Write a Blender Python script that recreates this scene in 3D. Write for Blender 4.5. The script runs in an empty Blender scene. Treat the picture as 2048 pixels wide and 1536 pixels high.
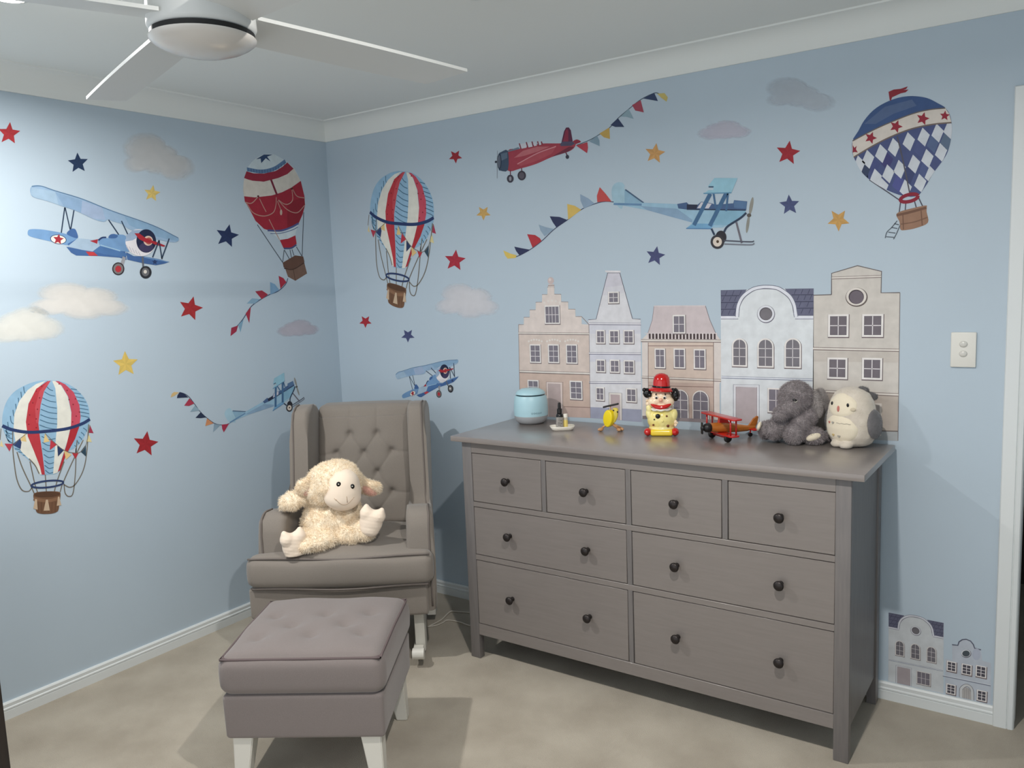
import bpy, bmesh, math, random
from mathutils import Vector, Matrix, noise
PI = math.pi
rnd = random.Random(7)
scn = bpy.context.scene
COL = scn.collection

# ------------------------------------------------------------------ camera, world, lights, exposure
F_PX = 1621.1
CAM = Vector((3.2835, -3.0731, 1.5644))
YAW, PITCH, ROLL = -0.6096, -0.1220, -0.0387
sy_, cy_, sp_, cp_ = math.sin(YAW), math.cos(YAW), math.sin(PITCH), math.cos(PITCH)
FWD = Vector((sy_*cp_, cy_*cp_, sp_)); R0 = Vector((cy_, -sy_, 0)); U0 = R0.cross(FWD)
RGT = math.cos(ROLL)*R0 + math.sin(ROLL)*U0
UPV = -math.sin(ROLL)*R0 + math.cos(ROLL)*U0
cam = bpy.data.cameras.new('camera'); camo = bpy.data.objects.new('camera', cam); COL.objects.link(camo)
cam.sensor_width = 36; cam.lens = 36*F_PX/2048; cam.clip_start = 0.02
camo.matrix_world = Matrix(((RGT.x, UPV.x, -FWD.x, CAM.x), (RGT.y, UPV.y, -FWD.y, CAM.y), (RGT.z, UPV.z, -FWD.z, CAM.z), (0, 0, 0, 1)))
scn.camera = camo
w = bpy.data.worlds.new('world'); scn.world = w; w.use_nodes = True
w.node_tree.nodes['Background'].inputs[0].default_value = (0.92, 0.96, 1.0, 1)
w.node_tree.nodes['Background'].inputs[1].default_value = 0.85
scn.view_settings.view_transform = 'Standard'; scn.view_settings.look = 'None'
scn.view_settings.gamma = 1; scn.view_settings.exposure = 0.62; scn.view_settings.use_curve_mapping = False
CEIL = 2.435
LAMPS = [(0.76, -1.88, 16.0, (1.0, 0.985, 0.955)), (2.72, -1.82, 19.5, (1.0, 0.955, 0.90))]
def lamp(x, y, power, color):
    l = bpy.data.lights.new('downlight_lamp', 'AREA'); l.shape = 'DISK'; l.size = 0.06; l.energy = power; l.color = color
    l.spread = math.radians(168)
    o = bpy.data.objects.new('downlight_lamp', l); o.location = (x, y, CEIL-0.012); COL.objects.link(o)
for a in LAMPS: lamp(*a)

def px_ray(u, v):
    return FWD + RGT*((u-1024)/F_PX) - UPV*((v-768)/F_PX)
def on_z(u, v, z):
    d = px_ray(u, v); return CAM + d*((z-CAM.z)/d.z)
def on_y(u, v, y=0.0):
    d = px_ray(u, v); return CAM + d*((y-CAM.y)/d.y)
def on_x(u, v, x=0.0):
    d = px_ray(u, v); return CAM + d*((x-CAM.x)/d.x)

# ------------------------------------------------------------------ materials
def lin(c):
    return tuple((v/12.92 if v <= 0.04045 else ((v+0.055)/1.055)**2.4) for v in [x/255.0 for x in c])
def mat(name, rgb, rough=0.6, metal=0.0, bump=0.0, bscale=200, var=0.0, vscale=8, spec=0.5, coat=0, sheen=0, emis=None, trans=0, second=None, detail=4, stretch=None, bdist=0.002):
    m = bpy.data.materials.new(name); m.use_nodes = True; nt = m.node_tree; b = nt.nodes['Principled BSDF']
    c = lin(rgb)+(1,)
    b.inputs['Base Color'].default_value = c; b.inputs['Roughness'].default_value = rough; b.inputs['Metallic'].default_value = metal
    b.inputs['Specular IOR Level'].default_value = spec; b.inputs['Coat Weight'].default_value = coat; b.inputs['Sheen Weight'].default_value = sheen
    b.inputs['Transmission Weight'].default_value = trans
    if emis: b.inputs['Emission Color'].default_value = lin(emis[0])+(1,); b.inputs['Emission Strength'].default_value = emis[1]
    tc = nt.nodes.new('ShaderNodeTexCoord'); src = tc.outputs['Object']
    if stretch:
        mp = nt.nodes.new('ShaderNodeMapping'); mp.inputs['Scale'].default_value = stretch; nt.links.new(src, mp.inputs[0]); src = mp.outputs[0]
    if var or second:
        n = nt.nodes.new('ShaderNodeTexNoise'); n.inputs['Scale'].default_value = vscale; n.inputs['Detail'].default_value = detail
        nt.links.new(src, n.inputs['Vector'])
        r = nt.nodes.new('ShaderNodeValToRGB'); r.color_ramp.elements[0].position = 0.33; r.color_ramp.elements[1].position = 0.67
        c2 = lin(second)+(1,) if second else tuple(min(1, x*(1+var)) for x in c[:3])+(1,)
        c1 = c if second else tuple(x*(1-var) for x in c[:3])+(1,)
        r.color_ramp.elements[0].color = c1; r.color_ramp.elements[1].color = c2
        nt.links.new(n.outputs['Fac'], r.inputs[0]); nt.links.new(r.outputs[0], b.inputs['Base Color'])
    if bump:
        n2 = nt.nodes.new('ShaderNodeTexNoise'); n2.inputs['Scale'].default_value = bscale; n2.inputs['Detail'].default_value = 3
        nt.links.new(src, n2.inputs['Vector'])
        bp = nt.nodes.new('ShaderNodeBump'); bp.inputs['Strength'].default_value = bump; bp.inputs['Distance'].default_value = bdist
        nt.links.new(n2.outputs['Fac'], bp.inputs['Height']); nt.links.new(bp.outputs[0], b.inputs['Normal'])
    return m
M = {}
M['wall'] = mat('blue_wall_paint', (184, 199, 211), 0.55, bump=0.08, bscale=350, var=0.012, vscale=2.5, bdist=0.001)
M['ceiling'] = mat('white_ceiling_paint', (232, 235, 232), 0.75, bump=0.05, bscale=250, bdist=0.001)
M['trim'] = mat('white_gloss_trim', (222, 226, 226), 0.35)
M['carpet'] = mat('beige_carpet', (176, 165, 148), 0.95, bump=0.9, bscale=420, second=(196, 186, 169), vscale=4.5, detail=9, spec=0.1, sheen=0.2, bdist=0.006)
M['dresser'] = mat('grey_stained_wood', (124, 117, 113), 0.34, bump=0.02, bscale=60, second=(128, 121, 117), coat=0.25, vscale=9, stretch=(1, 6, 14), bdist=0.001)
M['dresser_top'] = mat('grey_stained_wood_sheen_top', (130, 122, 118), 0.3, second=(134, 126, 122), coat=0.7, vscale=9, stretch=(1, 6, 14))  # same wood, lighter and glossier: sheen of the top put into the material
M['dresser_top'].node_tree.nodes['Principled BSDF'].inputs['Coat Roughness'].default_value = 0.28
M['dresser_side'] = mat('grey_stained_wood_vertical', (108, 104, 103), 0.42, second=(116, 111, 109), vscale=9, stretch=(14, 6, 1))
M['gap'] = mat('recess_shade_and_print', (30, 26, 25), 0.8)  # near-black: shade inside the drawer gaps put into the colour; also label ink
M['knob'] = mat('dark_bronze_knob', (52, 47, 46), 0.38, metal=0.6, spec=0.5)
M['fabric'] = mat('warm_grey_linen', (137, 129, 121), 0.92, bump=0.35, bscale=900, var=0.05, vscale=500, spec=0.15, sheen=0.25, bdist=0.001)
M['piping'] = mat('grey_piping', (120, 112, 107), 0.9, bump=0.3, bscale=900, spec=0.15, bdist=0.001)
M['fabric2'] = mat('mauve_grey_linen', (127, 118, 115), 0.92, bump=0.35, bscale=900, var=0.05, vscale=500, spec=0.15, sheen=0.25, bdist=0.001)
M['piping2'] = mat('mauve_grey_piping', (104, 92, 92), 0.9, bump=0.3, bscale=900, spec=0.15, bdist=0.001)
M['white_wood'] = mat('white_painted_wood', (216, 213, 204), 0.4)
M['fan'] = mat('white_fan_plastic', (214, 216, 214), 0.35)
M['fan_glass'] = mat('opal_fan_glass', (212, 208, 202), 0.2, coat=0.3)
M['black_ring'] = mat('black_gap_ring', (16, 16, 18), 0.5)
M['lampglow'] = mat('lit_downlight_lens', (255, 250, 240), 0.4, emis=((255, 248, 236), 30))
M['plastic'] = mat('white_switch_plastic', (226, 224, 216), 0.28)
M['plastic_b'] = mat('white_switch_button', (212, 210, 203), 0.25)
M['dark'] = mat('dark_stained_cabinet', (40, 34, 31), 0.5, second=(48, 40, 36), vscale=8, stretch=(8, 8, 1))
M['hall'] = mat('unlit_hall_shade', (46, 38, 33), 0.8)  # darkness of the unlit hall is put into the wall colour
M['cable'] = mat('white_cable', (205, 198, 186), 0.5)
M['cream_fur'] = mat('cream_fleece', (250, 230, 200), 0.95, bump=0.4, bscale=160, second=(255, 242, 220), vscale=30, spec=0.1, sheen=0.5)
M['cream_smooth'] = mat('cream_velour', (248, 229, 208), 0.9, bump=0.2, bscale=500, spec=0.1, sheen=0.4)
M['pink_fur'] = mat('pink_ear_lining', (236, 190, 172), 0.95, bump=0.4, bscale=200, sheen=0.4)
M['grey_fur'] = mat('grey_plush', (140, 131, 133), 0.95, bump=0.6, bscale=200, second=(164, 155, 156), vscale=30, spec=0.1, sheen=0.5)
M['grey_fur_light'] = mat('light_grey_plush', (168, 160, 158), 0.95, bump=0.6, bscale=200, second=(184, 176, 173), vscale=30, sheen=0.5)
M['owl_fur'] = mat('stone_plush', (204, 193, 178), 0.95, bump=0.5, bscale=260, second=(216, 206, 192), vscale=30, spec=0.1, sheen=0.5)
M['owl_cream'] = mat('pale_cream_plush', (232, 220, 196), 0.95, bump=0.3, bscale=400, sheen=0.4)
M['owl_grey'] = mat('slate_plush', (100, 98, 100), 0.95, bump=0.5, bscale=260, second=(118, 115, 116), vscale=40, sheen=0.4)
M['black'] = mat('black_gloss', (14, 13, 13), 0.2)
M['white'] = mat('white_ceramic', (240, 234, 222), 0.15, coat=0.5)
M['thread'] = mat('tan_thread', (190, 165, 140), 0.9)
M['thread2'] = mat('pale_thread', (205, 192, 168), 0.9)
M['pink'] = mat('rose_embroidery', (196, 120, 110), 0.9)
M['gold_thread'] = mat('gold_embroidery', (200, 175, 120), 0.9)
M['grey_thread'] = mat('grey_embroidery', (170, 165, 155), 0.9)
M['aqua'] = mat('pale_aqua_plastic', (176, 212, 222), 0.35)
M['greyplastic'] = mat('light_grey_base', (170, 172, 175), 0.45)
M['icon'] = mat('grey_icon_print', (120, 150, 162), 0.5)
M['ring'] = mat('dark_teal_slot', (28, 58, 66), 0.4)
M['glass_black'] = mat('black_bottle', (20, 18, 18), 0.15)
M['label_grey'] = mat('grey_paper_label', (176, 170, 164), 0.6, second=(150, 145, 140), vscale=90)
M['amber'] = mat('yellow_label', (236, 212, 120), 0.4)
M['yellow'] = mat('yellow_painted_wood', (246, 218, 20), 0.3, coat=0.3)
M['yellow_d'] = mat('pale_yellow_wood', (222, 200, 78), 0.35)
M['wood'] = mat('natural_beech', (206, 160, 116), 0.45, second=(190, 140, 98), vscale=12, stretch=(1, 1, 6))
M['orange_wood'] = mat('varnished_orange_wood', (196, 122, 52), 0.35, second=(172, 98, 38), vscale=14, stretch=(1, 6, 6), coat=0.3)
M['red'] = mat('glossy_red_glaze', (200, 20, 14), 0.12, coat=0.6)
M['red_wood'] = mat('red_painted_wood', (190, 26, 24), 0.3, coat=0.3)
M['rubber'] = mat('black_wheel', (22, 18, 18), 0.4)
M['metal'] = mat('silver_metal', (200, 200, 200), 0.25, metal=1)
M['skin'] = mat('cream_face_glaze', (250, 224, 190), 0.15, coat=0.5)
M['yglaze'] = mat('pale_yellow_glaze', (244, 226, 130), 0.14, coat=0.6, second=(250, 238, 170), vscale=14)
M['yglaze2'] = mat('bright_yellow_glaze', (248, 214, 50), 0.14, coat=0.6)
M['nose'] = mat('pink_nose_glaze', (240, 180, 150), 0.15, coat=0.5)
M['brownspot'] = mat('brown_spot_glaze', (110, 50, 20), 0.2)
M['alarm'] = mat('white_alarm_plastic', (206, 210, 208), 0.4)

def decal_mat(name, lo, hi):
    m = bpy.data.materials.new(name); m.use_nodes = True; nt = m.node_tree; b = nt.nodes['Principled BSDF']
    b.inputs['Roughness'].default_value = 0.6; b.inputs['Specular IOR Level'].default_value = 0.3
    a = nt.nodes.new('ShaderNodeAttribute'); a.attribute_name = 'Col'
    tc = nt.nodes.new('ShaderNodeTexCoord')
    n = nt.nodes.new('ShaderNodeTexNoise'); n.inputs['Scale'].default_value = 26; n.inputs['Detail'].default_value = 5
    nt.links.new(tc.outputs['Object'], n.inputs['Vector'])
    mr = nt.nodes.new('ShaderNodeMapRange'); mr.inputs['From Min'].default_value = 0.3; mr.inputs['From Max'].default_value = 0.7
    mr.inputs['To Min'].default_value = lo; mr.inputs['To Max'].default_value = hi
    nt.links.new(n.outputs['Fac'], mr.inputs['Value'])
    v = nt.nodes.new('ShaderNodeVectorMath'); v.operation = 'SCALE'
    nt.links.new(a.outputs['Color'], v.inputs[0]); nt.links.new(mr.outputs[0], v.inputs['Scale'])
    nt.links.new(v.outputs[0], b.inputs['Base Color']); nt.links.new(a.outputs['Alpha'], b.inputs['Alpha'])
    return m
M['decal'] = decal_mat('printed_vinyl_sticker', 0.93, 1.07)
M['cloud'] = decal_mat('printed_cloud_sticker', 0.97, 1.03)

# ------------------------------------------------------------------ object helpers
def obj(name, bm, m, parent=None, smooth=True, ang=None):
    me = bpy.data.meshes.new(name)
    bmesh.ops.recalc_face_normals(bm, faces=bm.faces)
    bm.to_mesh(me); bm.free()
    for mm in (m if isinstance(m, (list, tuple)) else [m]): me.materials.append(M[mm])
    if smooth:
        me.polygons.foreach_set('use_smooth', [True]*len(me.polygons))
        if ang is not None: me.set_sharp_from_angle(angle=math.radians(ang))
    o = bpy.data.objects.new(name, me); COL.objects.link(o)
    if parent: o.parent = parent
    return o
def tag(o, label, cat, group=None):
    o['label'] = label; o['category'] = cat
    if group: o['group'] = group
    return o
def thing(name, label, cat, loc=(0, 0, 0), rz=0, group=None):
    o = bpy.data.objects.new(name, None); COL.objects.link(o); o.location = loc; o.rotation_euler = (0, 0, rz)
    o.empty_display_size = 0.05
    return tag(o, label, cat, group)
def struct(name, bm, m, parent=None, smooth=False, ang=30):
    o = obj(name, bm, m, parent, smooth, ang)
    if not parent: o['kind'] = 'structure'
    return o
def NB(): return bmesh.new()
def bx(bm, x0, x1, y0, y1, z0, z1, bev=0.0, seg=2, mtx=None):
    vs = [bm.verts.new((x, y, z)) for x in (x0, x1) for y in (y0, y1) for z in (z0, z1)]
    q = [(0, 1, 3, 2), (4, 6, 7, 5), (0, 4, 5, 1), (2, 3, 7, 6), (0, 2, 6, 4), (1, 5, 7, 3)]
    fs = [bm.faces.new([vs[i] for i in f]) for f in q]
    if bev:
        es = list({e for f in fs for e in f.edges})
        r = bmesh.ops.bevel(bm, geom=es, offset=bev, segments=seg, profile=0.5, affect='EDGES')
        vs = list({v for f in r['faces'] for v in f.verts} | {v for v in vs if v.is_valid})
    if mtx is not None:
        bmesh.ops.transform(bm, matrix=mtx, verts=[v for v in vs if v.is_valid])
    return vs
def smooth_pts(pts, n=6, closed=False):
    P = [Vector(p) for p in pts]; out = []; m = len(P)
    for i in range(m if closed else m-1):
        p0 = P[(i-1) % m] if closed or i > 0 else P[0]*2-P[1]
        p1 = P[i]; p2 = P[(i+1) % m]
        p3 = P[(i+2) % m] if closed or i+2 < m else p2*2-p1
        for k in range(n):
            t = k/n; out.append(0.5*((2*p1)+(p2-p0)*t+(2*p0-5*p1+4*p2-p3)*t*t+(3*p1-p0-3*p2+p3)*t**3))
    if not closed: out.append(P[-1])
    return out
def tube(bm, pts, r, seg=8, closed=False, cap=True):
    P = [Vector(p) for p in pts]; n = len(P); rings = []; up = Vector((0.13, 0.21, 0.97))
    for i, p in enumerate(P):
        a = P[(i-1) % n] if (closed or i > 0) else P[i]; b = P[(i+1) % n] if (closed or i < n-1) else P[i]
        t = (b-a).normalized(); s = t.cross(up)
        if s.length < 1e-3: s = t.cross(Vector((1, 0, 0)))
        s.normalize(); u = s.cross(t); up = u
        rr = r[i] if isinstance(r, (list, tuple)) else r
        rings.append([bm.verts.new(p+(s*math.cos(2*PI*k/seg)+u*math.sin(2*PI*k/seg))*rr) for k in range(seg)])
    for i in range(n if closed else n-1):
        A, B = rings[i], rings[(i+1) % n]
        for k in range(seg): bm.faces.new((A[k], A[(k+1) % seg], B[(k+1) % seg], B[k]))
    if cap and not closed:
        bm.faces.new(rings[0][::-1]); bm.faces.new(rings[-1])
def lathe(bm, prof, seg=32, c=(0, 0, 0), sx=1, sy=1, mtx=None):
    c = Vector(c); rings = []; new = []
    for r, z in prof:
        if r < 1e-5: v = bm.verts.new(c+Vector((0, 0, z))); rings.append([v]); new.append(v)
        else:
            g = [bm.verts.new(c+Vector((r*sx*math.cos(2*PI*k/seg), r*sy*math.sin(2*PI*k/seg), z))) for k in range(seg)]
            rings.append(g); new += g
    for A, B in zip(rings, rings[1:]):
        for k in range(seg):
            k2 = (k+1) % seg
            if len(A) == 1 and len(B) == 1: continue
            if len(A) == 1: bm.faces.new((A[0], B[k], B[k2]))
            elif len(B) == 1: bm.faces.new((A[k], A[k2], B[0]))
            else: bm.faces.new((A[k], A[k2], B[k2], B[k]))
    if mtx is not None: bmesh.ops.transform(bm, matrix=mtx, verts=new)
def ell(bm, c, r, rot=(0, 0, 0), sub=3):
    r = (r, r, r) if isinstance(r, (int, float)) else r
    m = Matrix.Translation(c) @ Matrix.Rotation(rot[2], 4, 'Z') @ Matrix.Rotation(rot[1], 4, 'Y') @ Matrix.Rotation(rot[0], 4, 'X') @ Matrix.Diagonal((*r, 1))
    bmesh.ops.create_icosphere(bm, subdivisions=sub, radius=1, matrix=m)
def prism(bm, pts, ax, a0, a1, bev=0, seg=3):
    """closed outline pts (2D) extruded along axis ax from a0 to a1, both rims rounded by bev"""
    def mk(p, a):
        return {'x': (a, p[0], p[1]), 'y': (p[0], a, p[1]), 'z': (p[0], p[1], a)}[ax]
    A = [bm.verts.new(mk(p, a0)) for p in pts]; B = [bm.verts.new(mk(p, a1)) for p in pts]; n = len(pts)
    f0 = bm.faces.new(A); f1 = bm.faces.new(B[::-1])
    for i in range(n): bm.faces.new((A[i], B[i], B[(i+1) % n], A[(i+1) % n]))
    if bev: bmesh.ops.bevel(bm, geom=list(f0.edges)+list(f1.edges), offset=bev, segments=seg, profile=0.5, affect='EDGES')
def rbox(bm, c, size, r, n=(24, 24, 10), fn=None):
    """rounded box made from a dense surface grid; fn(Vector in -1..1 cube, pos) -> pos reshapes it"""
    hx, hy, hz = size[0]/2, size[1]/2, size[2]/2; cache = {}
    def samples(k, h):
        rr = min(r/h, 0.95); s = [-1+rr*(i/3)**1.0 for i in range(3)]
        inner = [-(1-rr)+2*(1-rr)*i/k for i in range(k+1)]
        return s+inner+[-a for a in s[::-1]]
    S = [samples(n[0], hx), samples(n[1], hy), samples(n[2], hz)]
    def vert(p):
        key = tuple(round(a, 6) for a in p)
        if key in cache: return cache[key]
        q = Vector((p[0]*hx, p[1]*hy, p[2]*hz)); inn = Vector([max(-h+r, min(h-r, a)) for a, h in zip(q, (hx, hy, hz))])
        d = q-inn
        # map cube corner region to sphere
        pos = inn + (d.normalized()*r if d.length > 1e-9 else d)
        if fn: pos = fn(Vector(p), pos)
        v = bm.verts.new(pos+Vector(c)); cache[key] = v; return v
    for ax in range(3):
        o = [a for a in range(3) if a != ax]
        for sgn in (-1, 1):
            A, B = S[o[0]], S[o[1]]
            for i in range(len(A)-1):
                for j in range(len(B)-1):
                    quad = []
                    for (ii, jj) in ((i, j), (i+1, j), (i+1, j+1), (i, j+1)):
                        p = [0, 0, 0]; p[ax] = sgn; p[o[0]] = A[ii]; p[o[1]] = B[jj]; quad.append(vert(p))
                    if len(set(quad)) == 4:
                        try: bm.faces.new(quad)
                        except ValueError: pass
def remesh(bm, voxel, smooth=6, dis=0.0, dscale=30):
    me = bpy.data.meshes.new('tmp'); bm.to_mesh(me); bm.free()
    o = bpy.data.objects.new('tmp', me); COL.objects.link(o)
    md = o.modifiers.new('r', 'REMESH'); md.mode = 'VOXEL'; md.voxel_size = voxel; md.use_smooth_shade = True
    if smooth:
        s = o.modifiers.new('s', 'SMOOTH'); s.iterations = smooth; s.factor = 0.5
    dg = bpy.context.evaluated_depsgraph_get(); dg.update()
    out = bmesh.new(); out.from_mesh(o.evaluated_get(dg).to_mesh()); o.evaluated_get(dg).to_mesh_clear()
    bpy.data.objects.remove(o); bpy.data.meshes.remove(me)
    out.normal_update()
    if dis:
        for v in out.verts: v.co += v.normal*dis*noise.noise(v.co*dscale)
        out.normal_update()
    return out
def fur(bm, n, L, wd, seed=1, comb=Vector((0, 0, -0.5)), curl=0.6, floor_z=0.0005):
    """short plush blades standing out of the mesh surface, part of the same mesh"""
    r = random.Random(seed); fs = list(bm.faces); ar = [f.calc_area() for f in fs]
    pick = r.choices(fs, weights=ar, k=n)
    for f in pick:
        vs = f.verts; a, b = r.random(), r.random()
        p = vs[0].co.lerp(vs[1].co, a).lerp(vs[-1].co.lerp(vs[len(vs)//2].co, a), b)
        nn = f.normal
        d = (nn + comb*0.8 + Vector((r.uniform(-1, 1), r.uniform(-1, 1), r.uniform(-1, 1)))*curl).normalized()
        s = d.cross(Vector((r.uniform(-1, 1), r.uniform(-1, 1), r.uniform(-1, 1)))).normalized()*wd
        l = L*r.uniform(0.6, 1.3); p = p-nn*0.001
        e = p+d*l
        if floor_z is not None: e.z = max(e.z, floor_z)
        v0 = bm.verts.new(p-s); v1 = bm.verts.new(p+s); v2 = bm.verts.new(e)
        bm.faces.new((v0, v1, v2))

# ------------------------------------------------------------------ room shell
RX, RY = 4.1, -3.9
H1 = 2.345
DX0, DX1, DH = 3.158, 3.98, 2.055
b = NB()
def quad(bm, *p): bm.faces.new([bm.verts.new(q) for q in p])
bx(b, -0.1, RX+0.1, RY-0.1, 1.6, -0.06, 0.0)
struct('floor', b, 'carpet')
b = NB(); bx(b, -0.1, RX+0.1, RY-0.1, 0.1, CEIL, CEIL+0.08); struct('ceiling', b, 'ceiling')
b = NB(); bx(b, -0.1, 0, RY, 0.0, 0, CEIL); struct('wall_left', b, 'wall')
b = NB(); bx(b, -0.1, DX0-0.012, 0, 0.1, 0, CEIL); bx(b, DX0-0.012, DX1+0.012, 0, 0.1, DH+0.012, CEIL); bx(b, DX1+0.012, RX+0.1, 0, 0.1, 0, CEIL)
struct('wall_back', b, 'wall')
b = NB(); bx(b, RX, RX+0.1, RY, 0.0, 0, CEIL); struct('wall_right', b, 'wall')
# dark space behind the doorway
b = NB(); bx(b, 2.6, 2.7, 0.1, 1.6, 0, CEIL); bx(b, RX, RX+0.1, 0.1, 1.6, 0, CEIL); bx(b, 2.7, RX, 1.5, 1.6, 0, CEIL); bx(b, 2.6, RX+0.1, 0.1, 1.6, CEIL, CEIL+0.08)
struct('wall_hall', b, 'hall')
# coved cornice: extruded profile along each wall
def cornice(name, along, a0, a1, inward):
    prof = [(0.0, 0.0), (0.006, 0.0), (0.008, 0.006)]
    for k in range(9):
        t = k/8*PI/2; prof.append((0.010+0.078*(1-math.cos(t)), 0.010+0.074*math.sin(t)))
    prof += [(0.0895, CEIL-H1), (0.0, CEIL-H1)]
    b = NB(); n = len(prof)
    def P(a, d, z):
        return (a, -d if inward < 0 else RY+d, H1+z) if along == 'x' else (d if inward > 0 else RX-d, a, H1+z)
    A = [b.verts.new(P(a0, d, z)) for d, z in prof]; B = [b.verts.new(P(a1, d, z)) for d, z in prof]
    for i in range(n): b.faces.new((A[i], B[i], B[(i+1) % n], A[(i+1) % n]))
    b.faces.new(A); b.faces.new(B[::-1])
    struct(name, b, 'ceiling', smooth=True, ang=25)
cornice('trim_1', 'x', 0, RX, -1); cornice('trim_2', 'y', RY, 0, 1)
# grooved skirting
def skirting(name, along, a0, a1, inward):
    h = 0.066
    prof = [(0, 0), (0.013, 0), (0.013, 0.034), (0.010, 0.036), (0.0135, 0.039), (0.0135, 0.044), (0.010, 0.047), (0.011, h-0.006), (0.007, h), (0, h)]
    b = NB(); n = len(prof)
    def P(a, d, z):
        return (a, -d if inward < 0 else RY+d, z) if along == 'x' else (d if inward > 0 else RX-d, a, z)
    A = [b.verts.new(P(a0, d, z)) for d, z in prof]; B = [b.verts.new(P(a1, d, z)) for d, z in prof]
    for i in range(n): b.faces.new((A[i], B[i], B[(i+1) % n], A[(i+1) % n]))
    b.faces.new(A); b.faces.new(B[::-1])
    struct(name, b, 'trim', smooth=True, ang=25)
skirting('baseboard_back', 'x', 0, 3.102, -1); skirting('baseboard_left', 'y', RY, 0, 1)
# door architrave + jamb
def architrave():
    b = NB()
    prof = [(0.0, 0.0), (0.0, 0.012), (0.003, 0.017), (0.040, 0.017), (0.043, 0.013), (0.046, 0.017), (0.058, 0.015), (0.062, 0.010), (0.064, 0.0)]
    n = len(prof)
    path = [((3.101, 0), (1, 0)), ((3.101, 2.118), (1, -1)), ((DX1+0.064, 2.118), (-1, -1)), ((DX1+0.064, 0), (-1, 0))]
    rings = []
    for (x, z), (ox, oz) in path:
        rings.append([b.verts.new((x+ox*d, -t, z+oz*d)) for d, t in prof])
    for A, B in zip(rings, rings[1:]):
        for i in range(n-1): b.faces.new((A[i], A[i+1], B[i+1], B[i]))
    b.faces.new(rings[0]); b.faces.new(rings[-1])
    struct('trim_5', b, 'trim', smooth=True, ang=25)
    b = NB()
    for (x0, x1) in ((DX0-0.012, DX0), (DX1, DX1+0.012)):
        bx(b, x0, x1, 0.0, 0.10, 0, DH, 0.001, 1)
    bx(b, DX0-0.012, DX1+0.012, 0.0, 0.11, DH, DH+0.012, 0.001, 1)
    for x0, x1 in ((DX0, DX0+0.006), (DX1-0.006, DX1)): bx(b, x0, x1, 0.05, 0.08, 0, DH, 0.001, 1)
    bx(b, DX0, DX1, 0.05, 0.08, DH-0.012, DH, 0.001, 1)
    struct('trim_6', b, 'trim')
architrave()

# ------------------------------------------------------------------ ceiling fittings
def downlight(x, y, label):
    t = thing('downlight', label, 'downlight', (x, y, CEIL), 0, 'lit ceiling downlights')
    b = NB(); lathe(b, [(0.045, -0.008), (0.046, -0.004), (0.058, -0.005), (0.062, -0.002), (0.062, 0.0), (0.045, 0.0)], 40); obj('trim_ring', b, 'fan', t)
    b = NB(); lathe(b, [(0.0, -0.004), (0.045, -0.004), (0.045, 0.0), (0.0, 0.0)], 40); obj('lens', b, 'lampglow', t, False)
downlight(0.76, -1.88, 'lit round ceiling downlight nearer the wall with the striped balloon sticker')
downlight(2.72, -1.82, 'lit round ceiling downlight nearer the doorway and the light switch')
t = thing('smoke_alarm', 'small round white alarm disc on the ceiling beyond the fan blades', 'smoke alarm', (*on_z(951, -16, CEIL).xy, CEIL))
b = NB(); lathe(b, [(0.0, -0.014), (0.030, -0.014), (0.038, -0.011), (0.042, -0.006), (0.044, 0.0), (0.0, 0.0)], 40); obj('housing', b, 'alarm', t)
b = NB(); lathe(b, [(0.043, -0.004), (0.050, -0.004), (0.052, 0.0), (0.043, 0.0)], 40); obj('mounting_ring', b, 'alarm', t)

FC = Vector((1.752, -1.965, 0))
t = thing('ceiling_fan', 'white four-bladed ceiling fan with round opal light dome', 'ceiling fan', (FC.x, FC.y, 2.090))
b = NB(); lathe(b, [(0.0, 0.022), (0.100, 0.022), (0.106, 0.026), (0.110, 0.034), (0.108, 0.085), (0.104, 0.125), (0.085, 0.145), (0.045, 0.155), (0.0, 0.155)], 56); obj('motor_housing', b, 'fan', t, True, 40)
b = NB(); lathe(b, [(0.0, 0.152), (0.014, 0.152), (0.014, 0.27), (0.055, 0.285), (0.062, 0.335), (0.0, 0.335)], 32); obj('downrod', b, 'fan', t, True, 40)
b = NB(); lathe(b, [(0.103, 0.010), (0.105, 0.010), (0.105, 0.022), (0.0, 0.022), (0.0, 0.010)], 56); obj('rim_ring', b, 'black_ring', t, True, 40)  # black ring between motor housing and light dome
b = NB(); lathe(b, [(0.0, -0.022), (0.030, -0.021), (0.058, -0.0165), (0.082, -0.0085), (0.098, 0.000), (0.107, 0.007), (0.108, 0.011), (0.0, 0.012)], 56); obj('light_dome', b, 'fan_glass', t, True, 50)
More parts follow.
